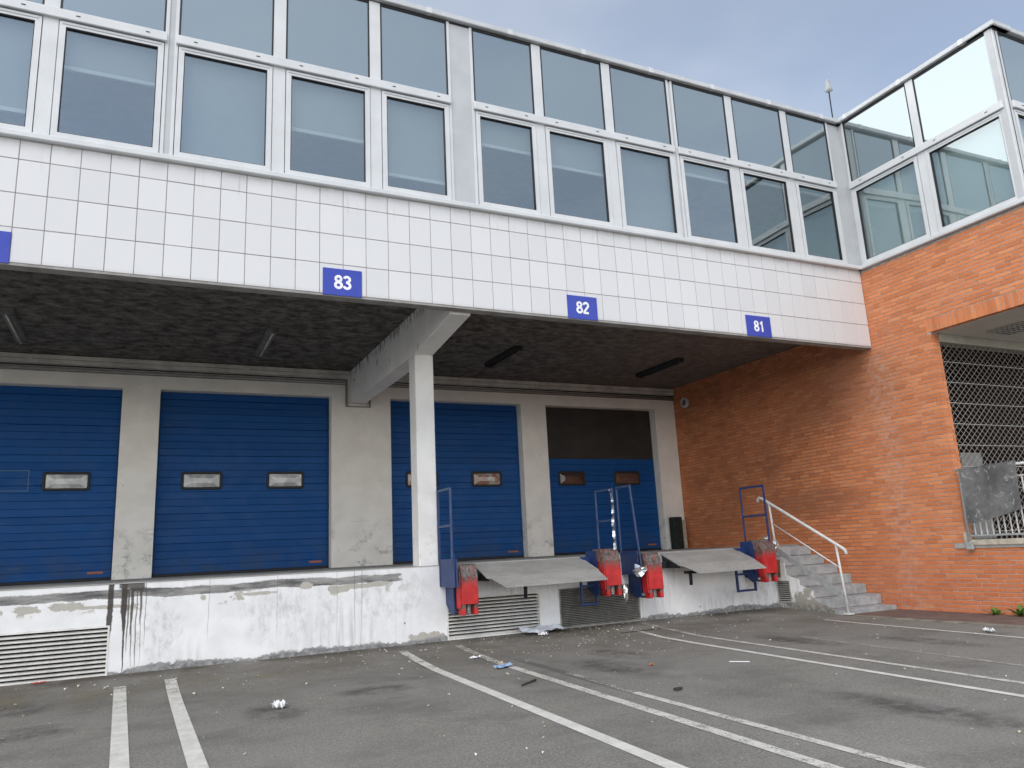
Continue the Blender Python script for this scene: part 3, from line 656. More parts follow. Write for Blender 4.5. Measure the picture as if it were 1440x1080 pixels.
# ------------------------------------------------------------------ brick wing
def brick_wing():
    Z = lambda z: z + ZG
    W = thing('brick_building', 'orange brick wing with a glazed upper storey and a porch opening', 'building', (1.5, 1.5, 0))
    YJ, YF, P = -1.16, -3.03, .0675
    zl = 71*P; zs = zl - .24; ztop = Z(1.452)
    side = lambda u, d, z: (d, -u, z)                # u = -Y, d = depth into +X
    front = lambda u, d, z: (u, YF+d, z)
    wall = link('brick_wall', boxes([(.006, .185, YJ+.006, 6.3, Z(-3.565), zs), (.006, .185, YF+.01, 6.3, 0, Z(-3.566)), (.006, .185, YF+.01, 6.3, zs+.01, ztop-.01), (.186, 6, YF+.01, YF+.26, zs+.01, ztop-.01)]), W, 'mortar')
    L, H, DEP = .2395, .0562, .115
    bricks = []                                        # (centre, size, axis)
    k = 0
    while (k+1)*P < ztop:
        z = k*P + .005; y0 = YF if (k >= 71 or (k+1)*P < Z(-3.55)) else YJ; ymax = 5.84 if z < Z(.46) else .02
        off = (0, .125, .0625, .1875, .03, .155)[k % 6]; y = y0; first = True
        if z > 70.5*P or k < 71:
            while y < ymax - .03:
                ln = (off - .0095 if off > .05 else L) if first else L
                first = False
                e = min(y + ln, ymax)
                if not (zs - .05 < z + H*.5 < zl and False): bricks.append([y, e, z, z + H])
                y = e + .0105
        k += 1
    # soldier course over the opening
    keep = []
    for b in bricks:
        if zs < (b[2]+b[3])/2 < zl and b[0] < YJ + .07:
            if b[1] < YJ + .10: continue
            b[0] = YJ + .07
        keep.append(b)
    bricks = keep; y = YF
    while y < YJ + .06: bricks.append([y, y+.058, zs, zl-.0095]); y += .0675
    camp = Vector((-11.77, -9.22, 1.32))
    def score(b):
        c = Vector((0, (b[0]+b[1])/2, (b[2]+b[3])/2)); d = c - camp
        vis = 0 if (b[0] < -2.95 and b[2] < zs) else 1
        return -(b[1]-b[0])*(b[3]-b[2])*abs(d.x)/d.length**3*vis
    bricks.sort(key=score)
    cache = {}
    for i, (a, e, c, f) in enumerate(bricks[:300]):
        key = (round(e-a, 3), round(f-c, 3))
        if key not in cache:
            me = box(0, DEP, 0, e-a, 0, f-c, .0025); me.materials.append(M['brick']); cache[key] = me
        link('brick', cache[key], wall, None, (R.uniform(-.0015, .0025), a, c))
    bm = bmesh.new(); vals = []
    for a, e, c, f in bricks[300:]:
        x = R.uniform(-.0015, .0025); q = R.random(); addbox(bm, x, x+DEP, a, e, c, f); vals += [q]*6
    # front face bricks and return of the jamb
    for k in range(int(zl/P), int(ztop/P)):
        x = .125*(k % 2) + .01
        while x < 6:
            addbox(bm, x, x+L, YF-.001, YF+.09, k*P+.005, k*P+.005+H); vals += [R.random()]*6; x += .25
    x = .01
    while x < 6: addbox(bm, x, x+.058, YF-.001, YF+.09, zs, zl-.0095); vals += [R.random()]*6; x += .0675
    for k in range(int(zs/P)):
        addbox(bm, .125, .19, YJ+.0005, YJ+.09, k*P+.005, k*P+.005+H); vals += [R.random()]*6
    me = mesh(bm); at = me.attributes.new('rnd', 'FLOAT', 'FACE')
    at.data.foreach_set('value', vals)
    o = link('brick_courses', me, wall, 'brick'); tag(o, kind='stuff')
    # glazing
    sp = [(.125, 1.448), (1.632, 2.948)]
    glazing(W, sp, [(0, 1)], [(2.995, 3.035), (-.012, .075)], .0, 3.045, side, [1.56, 1.56], 'room')
    fp = [(.16, 1.24), (1.44, 2.52), (2.72, 3.80), (4.0, 5.08)]
    glazing(W, fp, [(0, 3)], [(-.015, .10), (5.14, 6.0)], -.012, 6.0, front, [2.4, 1.9, 2.4, 2.6], 'room')
    coping(W, -.06, 3.11, side, 1.17, .55)
    coping(W, -.05, 6, front, 1.31, .9)
    link('corner_post', box(-.006, .10, YF-.006, YF+.10, Z(1.528), Z(4.44), .004), W, 'frame_white')
    link('roof', box(.05, 6, YF+.05, 9, Z(4.36), Z(4.44)), W, 'coping')
    link('wing_room', boxes([(.14, 6, YF+.14, 4.2, Z(1.40), Z(1.465)), (.14, 6, YF+.14, 4.2, Z(3.06), Z(3.16)), (5.9, 6.0, YF+.1, 4.2, Z(1.4), Z(3.2)), (2.45, 2.55, -.6, 4.2, Z(1.46), Z(3.06))]), W, 'interior')
    # porch behind the opening
    link('porch_floor', box(-.02, 6, YF, YJ+.2, Z(-3.60), Z(-3.52)), W, 'deck_concrete')
    link('porch_base', holed(-6, -YJ*0+1.1, 0, Z(-3.60), .3, .4, [], side), W, 'mortar')
    link('porch_ceiling', box(.10, 6, YF+.02, YJ+.6, Z(-.058), Z(-.02)), W, 'porch_ceiling')
    link('porch_beam', box(.20, 6, YJ-.02, YJ+.16, Z(-.205), Z(-.060), .004), W, 'porch_beam')
    link('porch_inside', boxes([(.29, 6, 2.4, 2.5, Z(-3.6), Z(0)), (.285, .30, YJ+.17, 2.5, Z(-3.6), Z(0)), (3.6, 3.7, YJ+.17, 2.5, Z(-3.6), Z(0)), (.29, 6, YJ+.17, 2.5, Z(-.02), Z(.03)), (.29, 6, YJ+.17, 2.5, Z(-3.7), Z(-3.55))]), W, 'interior_dark')
    link('stone_sill', box(-.045, .26, -1.62*0-3.03, YJ-.06, Z(-3.56), Z(-3.475), .008), W, 'stone_sill')
    link('sill_end', box(-.040, .06, YJ-.058, YJ+.012, Z(-3.53), Z(-3.35), .006), W, 'stone_sill')
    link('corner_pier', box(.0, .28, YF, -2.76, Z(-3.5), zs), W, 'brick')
    pl = thing('ceiling_lamp', 'louvred lamp recessed in the grey porch ceiling', 'lamp', (1.25, -1.86, Z(-.06)))
    link('tray', ring(.0, .0+.62, 0, 1.25, .03, 0, .02, lambda u, d, z: (.94+u, -2.75+z, Z(-.062)-d)), pl, 'porch_beam')
    link('recess', box(.96, 1.54, -2.73, -1.52, Z(-.0605), Z(-.0595)), pl, 'interior_dark')
    for i in range(14): link('louvre_fin', box(.97, 1.53, -2.70+i*.085, -2.69+i*.085, Z(-.082), Z(-.064)), pl, 'rail_white')
    for i in range(3): link('louvre_rib', box(1.08+i*.17, 1.09+i*.17, -2.72, -1.53, Z(-.081), Z(-.065)), pl, 'rail_white')
    return W
WING = brick_wing()

# ------------------------------------------------------------------ number signs
def stroke(pts, w, closed=False):
    n = len(pts); out = []
    for i in range(n):
        a = Vector(pts[(i-1) % n] if closed or i else pts[i]); b = Vector(pts[i]); c = Vector(pts[(i+1) % n] if closed or i < n-1 else pts[i])
        t1 = (b-a).normalized() if (b-a).length > 1e-9 else (c-b).normalized(); t2 = (c-b).normalized() if (c-b).length > 1e-9 else t1
        t = (t1+t2).normalized(); nn = Vector((-t.y, t.x)); k = w/2/max(.4, nn.dot(Vector((-t1.y, t1.x))))
        out.append((b+nn*k, b-nn*k))
    return out
def arc(cx, cy, rx, ry, a0, a1, n=22): return [(cx+rx*math.cos(math.radians(a0+(a1-a0)*i/n)), cy+ry*math.sin(math.radians(a0+(a1-a0)*i/n))) for i in range(n+1)]
T = .182
GLYPH = {'8': [(arc(.30, .735, .185, .182, 0, 360)[:-1], True), (arc(.30, .285, .215, .203, 0, 360)[:-1], True)],
         '3': [(arc(.285, .74, .19, .178, 165, -62) , False), (arc(.285, .285, .215, .203, 95, -165), False), ([(.22, .535), (.33, .525)], False)],
         '2': [(arc(.295, .715, .205, .203, 172, -38) + [(.16, .22), (.075, .083)], False), ([(.03, .083), (.52, .083)], False)],
         '1': [([(.36, 0), (.36, 1.0)], False), ([(.36, .90), (.27, .80), (.13, .735)], False)],
         '4': [([(.40, 0), (.40, 1.0)], False), ([(.40, .92), (.085, .33)], False), ([(.03, .30), (.56, .30)], False)]}
def digit(ch, x0, z0, h, y):
    bm = bmesh.new()
    for n, (pts, cl) in enumerate(GLYPH[ch]):
        S = stroke(pts, T, cl); V = [[bm.verts.new((x0+p.x*h, y-.0004*n, z0+p.y*h)) for p in s] for s in S]
        m = len(V)
        for i in range(m if cl else m-1): bm.faces.new((V[i][0], V[i][1], V[(i+1) % m][1], V[(i+1) % m][0]))
    return mesh(bm)
def sign(txt, a, b, z0, z1, label):
    s = thing('number_sign', label, 'sign', ((a+b)/2, -.01, z0), 'dock number signs')
    link('plate', box(a, b, -.012, -.002, z0, z1, .002), s, 'sign_blue')
    h = (z1-z0)*.52; w = .60*h; x = (a+b)/2 - w*.98
    for ch in txt: link('digit', digit(ch, x, (z0+z1)/2-h/2, h, -.0135), s, 'sign_white'); x += w
for t, a, b in (('84', -13.72, -13.205), ('83', -9.868, -9.367), ('82', -6.322, -5.812), ('81', -2.93, -2.395)):
    sign(t, a, b, ZG-.016, ZG+.342, {'84': 'blue plate cut off by the left edge of the photo on white tiles', '83': 'blue sign with white number 83, left of the beam', '82': 'blue sign with white number 82, middle of the white fascia', '81': 'blue sign with white number 81 nearest the brick wall'}[t])

# ------------------------------------------------------------------ soffit lamps, trunking, small fittings
def fittings():
    Z = lambda z: z + ZG
    lab = ['grey tube lamp on the soffit at the far left', 'grey tube lamp on the soffit left of the beam', 'blackened tube lamp on the soffit just right of the column', 'blackened tube lamp on the soffit nearest the brick wall']
    for i, (x, y0, y1) in enumerate(((-13.68, 3.15, 4.85), (-10.01, 3.15, 4.75), (-5.60, 3.1, 4.5), (-1.88, 3.08, 4.58))):
        l = thing('tube_lamp', lab[i], 'lamp', (x, (y0+y1)/2, Z(.45)), 'tube lamps under the canopy')
        m1, m2 = (('lamp_grey', 'lamp_grey') if i < 2 else ('lamp_black', 'lamp_black'))
        link('housing', prism([(x-.085, Z(.449)), (x-.075, Z(.395)), (x-.03, Z(.365)), (x+.03, Z(.365)), (x+.075, Z(.395)), (x+.085, Z(.449))], 1, y0+.05, y1-.05) , l, m1)
        for ya, yb in ((y0, y0+.05), (y1-.05, y1)): link('end_cap', box(x-.09, x+.09, ya, yb, Z(.36), Z(.449), .006), l, 'lamp_grey' if i < 2 else 'lamp_black')
        link('tube', tube([(x, y0+.06, Z(.352)), (x, y1-.06, Z(.352))], .016, 8), l, 'trunking' if i < 2 else 'lamp_black')
    t = thing('cable_trunking', 'pale cable trunking and conduits along the top of the back wall', 'trunking', (-9, 5.82, Z(.2)))
    for a, b in ((XL, -8.13), (-7.76, -.012)):
        link('channel', box(a, b, 5.775, 5.838, Z(.365), Z(.438), .004), t, 'trunking')
        link('channel', box(a, b, 5.785, 5.838, Z(.285), Z(.358), .004), t, 'trunking')
    for z, r, mt in ((.252, .016, 'cable'), (.205, .022, 'conduit'), (.160, .016, 'conduit')):
        d = .45 - z; xl, xr = -8.13 - d*.22, -7.757 + d*.22; zl = -.235 - d*.18
        pts = [(XL, 5.81, Z(z)), (xl, 5.81, Z(z)), (xl, 5.81, Z(zl)), (xr, 5.81, Z(zl)), (xr, 5.81, Z(z)), (-.03, 5.81, Z(z))]
        link('conduit', tube(pts, r, 8), t, mt)
    link('beam_end_box', box(-8.15, -7.74, 5.79, 5.838, Z(-.285), Z(-.222), .004), t, 'trunking')
    for x in (-13.68, -10.11, -5.69, -2.05): link('junction_box', box(x-.055, x+.055, 5.76, 5.80, Z(.325), Z(.425), .006), t, 'trunking')
    l = thing('wall_lamp', 'small round wall lamp high in the brick corner', 'lamp', (-.03, 5.38, Z(.02)))
    bm = bmesh.new(); n = 24
    prof = [(.125, 0), (.125, -.05), (.105, -.065), (.085, -.06), (.08, -.035)]
    V = [[bm.verts.new((d, 5.38+r*math.cos(2*math.pi*k/n), Z(.02)+r*math.sin(2*math.pi*k/n))) for k in range(n)] for r, d in prof]
    for i in range(len(prof)-1):
        for k in range(n): bm.faces.new((V[i][k], V[i][(k+1) % n], V[i+1][(k+1) % n], V[i+1][k]))
    link('rim', mesh(bm, True), l, 'rail_white')
    bm = bmesh.new(); C = [bm.verts.new((-.034, 5.38+.082*math.cos(2*math.pi*k/n), Z(.02)+.082*math.sin(2*math.pi*k/n))) for k in range(n)]; bm.faces.new(C); link('lens', mesh(bm), l, 'lamp_grey')
    a = thing('roof_mast', 'thin lightning mast on the roof at the inner corner', 'mast', (1.78, 1.5, Z(4.44)))
    link('rod', tube([(1.78, 1.5, Z(4.44)), (1.80, 1.5, Z(6.62))], .014, 8), a, 'dark_steel')
    bm = bmesh.new(); n = 12; pr = [(.0, 6.50), (.085, 6.53), (.07, 6.60), (.055, 6.62), (.055, 6.74), (.02, 6.82), (.0, 6.86)]
    V = [[bm.verts.new((1.803+r*math.cos(2*math.pi*k/n), 1.5+r*math.sin(2*math.pi*k/n), Z(z))) for k in range(n)] for r, z in pr]
    for i in range(len(pr)-1):
        for k in range(n): bm.faces.new((V[i][k], V[i][(k+1) % n], V[i+1][(k+1) % n], V[i+1][k]))
    bmesh.ops.remove_doubles(bm, verts=bm.verts, dist=1e-5); link('tip', mesh(bm, True), a, 'rail_grey')
    p = link('rubber_buffer', box(-.50, -.24, 5.62, 5.815, Z(-3.44), Z(-2.70), .02), None, 'pad_rubber'); tag(p, 'black rubber buffer block standing against the wall beside door 81', 'buffer')
    q = link('concrete_block', box(-.235, -.12, 5.66, 5.825, Z(-3.44), Z(-2.77), .008), None, 'stone_sill'); tag(q, 'narrow concrete block right of the black rubber buffer', 'block')
fittings()

# ------------------------------------------------------------------ stairs and handrail
def stairs():
    Z = lambda z: z + ZG
    S = thing('staircase', 'grey concrete stairs climbing along the brick wall to the dock', 'stairs', (-.65, 1.0, 0))
    for i in range(7):
        y = .277 + .2925*i; zt = Z(-4.515) + .1735*i
        xl = -1.296 + (.0 if i else -.0)
        bm = bmesh.new(); addbox(bm, xl, -.004, y, 2.32, max(0., zt-.172), zt)
        bmesh.ops.recalc_face_normals(bm, faces=bm.faces)
        bmesh.ops.bevel(bm, geom=[e for e in bm.edges if all(abs(v.co.y-y) < 1e-4 for v in e.verts) or all(abs(v.co.z-zt) < 1e-4 for v in e.verts)], offset=.014, segments=2, affect='EDGES')
        link('step', mesh(bm), S, 'step_concrete')
    link('top_landing', box(-1.296, -.004, 2.32, 2.6, 0, Z(-3.455)), S, 'step_concrete')
    pts = [(1.718, 0), (.46, 0), (.46, .09), (.62, .16), (.78, .20)]
    zz = .30
    for k in range(3):
        y = .86 + .29*k; pts += [(y, zz+.173*k), (y+.0, zz+.173*(k+.55))]
    pts += [(1.45, .76), (1.45, .86), (1.718, .86)]
    link('side_wall', prism(pts, 0, -1.312, -1.297), S, 'stair_side')
    link('stringer', prism([(1.60, Z(-3.44)), (1.60, Z(-3.55)), (.235, Z(-4.335)), (.235, Z(-4.215))], 0, -1.330, -1.314), S, 'rail_grey')
    v = link('side_vent', ring(-1.668, -1.372, Z(-4.435), Z(-4.055), .014, 0, .014, lambda u, d, z: (-1.326+d, -u, z)), S, 'louvre_grey')
    for i in range(10):
        z = Z(-4.425) + i*.0365
        link('louvre_slat', prism([(-1.324, z), (-1.314, z+.018), (-1.311, z+.016), (-1.321, z-.002)], 1, 1.386, 1.654), v, 'louvre_grey')
    link('dark_back', box(-1.3135, -1.3125, 1.386, 1.654, Z(-4.43), Z(-4.06)), v, 'pit')
    st = link('pipe_stub', tube([(-1.40, 1.55, Z(-3.99)), (-1.38, 1.55, Z(-3.68))], .05, 12), S, 'rust')
    H = thing('handrail', 'pale tubular handrail sloping down beside the concrete stairs', 'handrail', (-1.25, .21, .05))
    x = -1.25
    link('top_rail', tube([(x, 2.00, Z(-2.62)), (x, 1.985, Z(-2.565)), (x, 1.94, Z(-2.54)), (x, 1.86, Z(-2.57)), (x, .16, Z(-3.515)), (x, .115, Z(-3.55)), (x, .095, Z(-3.615))], .026, 12), H, 'rail_white')
    link('middle_rail', tube([(x, 1.690, Z(-3.03)), (x, .262, Z(-3.835))], .012, 8), H, 'rail_white')
    link('post', tube([(x, 1.712, Z(-2.66)), (x, 1.668, Z(-3.62))], .020, 10), H, 'rail_white')
    link('post', tube([(x, .292, Z(-3.46)), (x, .215, Z(-4.565))], .020, 10), H, 'rail_white')
    link('foot_plate', box(-1.315, -1.185, .155, .275, .02, .045, .004), H, 'rail_white')
stairs()

# ------------------------------------------------------------------ levellers, bumpers, guard frames
def dock_gear():
    Z = lambda z: z + ZG
    for n, (a, b, ya, yb) in enumerate(((-7.24, -5.385, .93, 1.09), (-3.80, -2.205, 1.22, 1.03))):
        L = thing('dock_leveller', ('grey steel leveller plate sloping out below door 82 beside the column', 'grey steel leveller plate sloping out below door 81 near the stairs')[n], 'dock leveller', ((a+b)/2, 1.4, Z(-3.75)), 'dock levellers')
        bm = bmesh.new()
        yc = (1.20, 1.22)[n]
        top = [(a-.02, 1.74, Z(-3.437)), (b+.02, 1.74, Z(-3.437)), (b+.02, yc, Z(-3.635)), (a-.02, yc, Z(-3.645))]
        def slab(P, t):
            A = [bm.verts.new(p) for p in P]; Bv = [bm.verts.new((p[0], p[1], p[2]-t)) for p in P]
            bm.faces.new(A); bm.faces.new(Bv[::-1])
            for i in range(4): bm.faces.new((A[i], A[(i+1) % 4], Bv[(i+1) % 4], Bv[i]))
        slab(top, .018); link('platform', mesh(bm), L, 'leveller_steel'); bm = bmesh.new()
        slab([(a+.03, yc-.004, Z(-3.643)), (b-.0, yc-.004, Z(-3.634)), (b+.03, .98, Z(-3.772)), (a+.18, .95, Z(-3.782))], .016)
        link('lip', mesh(bm), L, 'leveller_steel')
        link('hinge', tube([(a+.02, yc+.012, Z(-3.662)), (b, yc+.012, Z(-3.654))], .017, 8), L, 'leveller_steel')
        link('pit_frame', box(a-.03, b+.03, 1.56, 1.716, Z(-3.70), Z(-3.60), .004), L, 'dark_steel')
        link('side_skirt', prism([(1.714, Z(-3.46)), (yc+.02, Z(-3.66)), (yc+.02, Z(-3.72)), (1.714, Z(-3.66))], 0, b-.03, b-.015), L, 'steel_blue')
        link('side_skirt', prism([(1.714, Z(-3.46)), (yc+.02, Z(-3.66)), (yc+.02, Z(-3.70)), (1.714, Z(-3.70))], 0, a+.015, a+.03), L, 'dark_steel')
        link('back_plate', box(b-.012, b+.30, 1.60, 1.706, Z(-3.74), Z(-3.44), .003), L, 'steel_blue')
        cx = (-6.59, -3.53)[n]
        link('ram_head', box(cx-.10, cx+.10, 1.26, 1.36, Z(-3.80), Z(-3.755), .006), L, 'dark_steel')
        link('ram', tube([(cx, 1.31, Z(-3.76)), (cx-.004, 1.31, Z(-3.985))], .028, 10), L, 'dark_steel')
        u0, u1 = ((-5.53, -5.26), (-2.40, -2.00))[n]
        for uu in (u0, u1): link('hanger_bar', box(uu-.018, uu+.018, 1.47, 1.51, Z(-4.185), Z(-3.66), .003), L, 'steel_blue')
        link('hanger_rung', box(u0+.018, u1-.018, 1.475, 1.505, Z(-4.180), Z(-4.145), .003), L, 'steel_blue')
        link('hanger_rung', box(u0+.018, u1-.018, 1.475, 1.505, Z(-3.90), Z(-3.87), .003), L, 'steel_blue')
    # red bumpers: right edge, left edge at Y~1.18
    lab = ['red dock bumper with scuffed top beside the white column', 'red dock bumper with scuffed top at the right end of the plate under door 82', 'red dock bumper with scuffed top at the left end of the plate under door 81', 'red dock bumper with scuffed top next to the stair handrail']
    yf = 1.20
    for n, (a, b, zt, zf, zp) in enumerate(((-7.655, -7.395, -3.445, -4.00, -4.145), (-5.235, -4.955, -3.335, -3.895, -4.045), (-4.445, -4.165, -3.435, -4.00, -4.135), (-2.00, -1.715, -3.315, -3.89, -4.035))):
        Bp = thing('dock_bumper', lab[n], 'bumper', ((a+b)/2, 1.4, Z(zp)), 'red dock bumpers')
        zt, zf, zp = Z(zt), Z(zf), Z(zp)
        prof = [(yf, zf), (yf, zt-.165), (yf+.055, zt-.03), (yf+.10, zt), (yf+.24, zt), (yf+.30, zt-.06), (yf+.30, zf+.02)]
        link('housing', prism(prof, 0, a, b, .007), Bp, 'bumper_red')
        link('cap', prism([(yf-.004, zt-.18), (yf-.004, zt-.162), (yf+.052, zt-.024), (yf+.097, zt+.006), (yf+.235, zt+.006), (yf+.235, zt+.001), (yf+.10, zt+.001), (yf+.055, zt-.03), (yf+.001, zt-.165), (yf+.001, zt-.18)], 0, a+.008, b-.008), Bp, 'bumper_cap')
        link('side_flange', prism([(yf+.02, zf-.05), (yf+.02, zt-.16), (yf+.09, zt+.004), (yf+.33, zt+.004), (yf+.33, zt-.10), (yf+.16, zt-.20), (yf+.16, zf-.05)], 0, a-.022, a-.002, .003), Bp, 'bumper_red')
        for s in (a+.005, b-.065): link('prong', box(s, s+.06, yf+.012, yf+.16, zp, zf+.01, .005), Bp, 'bumper_red')
        bm = bmesh.new(); c = ((a+b)/2, yf+.085); pts = [(c[0]+.034*math.cos(t*.7), c[1]+.034*math.sin(t*.7), zp+.01+(zf-zp)*t/54) for t in range(52)]
        addtube(bm, pts, .0085, 6); link('spring', mesh(bm, True), Bp, 'spring')
        link('spring_core', tube([(c[0], c[1], zp+.01), (c[0], c[1], zf)], .022, 8), Bp, 'spring')
        zb = zp + .02
        link('mounting_plate', prism([(1.714, zt-.02), (yf+.22, zt-.02), (yf+.18, zb+.12), (yf+.18, zb), (yf+.30, zb-.02), (1.714, zb+.12)], 0, a-.048, a-.026), Bp, 'steel_blue')
        link('bracket', box(a-.02, b+.03, yf+.305, 1.714, zb+.05, zt-.06, .005), Bp, 'steel_blue')
        link('foot_bar', box(a-.02, b+.0, yf+.18, yf+.22, zb-.012, zb+.016, .003), Bp, 'dark_steel')
    # guard frames stand out from the dock face, in planes across it
    glab = ['tall blue guard frame fixed beside the white column', 'thin blue guard frame left of the hanging silver tape', 'thin blue guard frame with crumpled foil at the foot of its pole', 'dark blue guard frame in front of the brick wall at the stairs']
    for n, (x, y0, y1, zt, lean, mt) in enumerate(((-7.785, 1.69, 1.19, -2.345, .0, 'steel_blue_faded'), (-5.03, 1.69, 1.19, -2.385, .0, 'steel_blue_faded'), (-4.61, 1.69, 1.30, -2.325, .12, 'steel_blue_faded'), (-1.93, 1.69, 1.10, -2.365, .0, 'steel_blue'))):
        G = thing('guard_frame', glab[n], 'guard frame', (x, 1.70, Z(-3.75)), 'blue guard frames on the dock face')
        r = .013; zb = (-3.75, -3.55, -3.55, -3.55)[n]
        link('post', box(x-r, x+r, y0-r, y0+r, Z(zb), Z(zt), .003), G, 'steel_blue' if n in (0, 3) else mt)
        bm = bmesh.new()
        ylow = y1 - (.0 if n != 2 else .02)
        V = []
        for z, yy, xx in ((Z((-3.42, -3.36, -3.68, -3.34)[n]), ylow, x+lean*.8), (Z(zt), y1, x)):
            V.append([bm.verts.new((xx+s*r, yy+t*r, z)) for s, t in ((-1, -1), (1, -1), (1, 1), (-1, 1))])
        bm.faces.new(V[0][::-1]); bm.faces.new(V[1])
        for i in range(4): bm.faces.new((V[0][i], V[0][(i+1) % 4], V[1][(i+1) % 4], V[1][i]))
        link('post', mesh(bm), G, mt)
        link('top_bar', box(x-r, x+r, y1+r, y0-r, Z(zt)-.034, Z(zt), .002), G, mt if n != 3 else 'steel_blue')
        if n != 2: link('middle_bar', box(x-r, x+r, y1+r, y0-r, Z(-2.905), Z(-2.875), .002), G, mt if n != 3 else 'steel_blue')
        if n == 0:
            link('side_panel', box(x-.006, x+.006, 1.10, 1.708, Z(-3.755), Z(-3.36), .002), G, 'steel_blue'); link('gusset', prism([(1.165, Z(-3.36)), (1.08, Z(-3.36)), (1.05, Z(-3.75)), (1.12, Z(-3.75)), (1.165, Z(-3.3))], 0, x+.008, x+.03), G, 'steel_blue')
        if n == 2: link('side_panel', box(x-.006, x+.006, 1.22, 1.708, Z(-3.76), Z(-3.38), .002), G, 'steel_blue')
        if n == 1: link('side_panel', box(x-.006, x+.006, 1.42, 1.708, Z(-3.74), Z(-3.38), .002), G, 'steel_blue')
        if n == 3: link('side_panel', box(x-.006, x+.006, 1.42, 1.708, Z(-3.72), Z(-3.36), .002), G, 'steel_blue')
    # silver tape and foil
    bm = bmesh.new(); prev = None
    for i in range(60):
        t = i/59; z = Z(-2.41) - t*.94; x = -5.085 + .025*math.sin(t*5) + .045*t; y = 1.17 - .02*math.sin(t*9); a = t*16 + math.sin(t*30)*.5; w = .022
        q = [bm.verts.new((x+s*w*math.cos(a), y+s*w*math.sin(a), z)) for s in (-1, 1)]
        if prev: bm.faces.new((prev[0], prev[1], q[1], q[0]))
        prev = q
    tape = mesh(bm); tape.materials.append(M['foil']); tp = link('silver_tape', tape); tag(tp, 'twisted silver tape hanging down a thin blue guard pole', 'tape')
    def foil(loc, r, seed, label, sz=(1, 1, 1)):
        o = link('foil_scrap', crumple(r, seed, 1., 2, .8), None, 'foil', loc); o.scale = sz; tag(o, label, 'foil', 'scraps of crumpled foil on the dock gear')
    foil((-4.60, 1.20, Z(-3.69)), .085, 3, 'crumpled foil ball at the foot of the leaning guard pole', (1.15, .8, .9))
    foil((-4.925, 1.18, Z(-4.02)), .06, 4, 'crumpled foil strip hanging right of the bumper under door 82', (.6, .6, 1.7))
    foil((-1.66, 1.22, Z(-3.44)), .060, 5, 'crumpled foil scrap on the right side of the bumper by the stairs', (.8, .6, 1.3))
    foil((-1.80, 1.30, Z(-3.285)), .045, 6, 'small foil scrap on top of the bumper by the stairs', (1.4, .8, .7))
dock_gear()

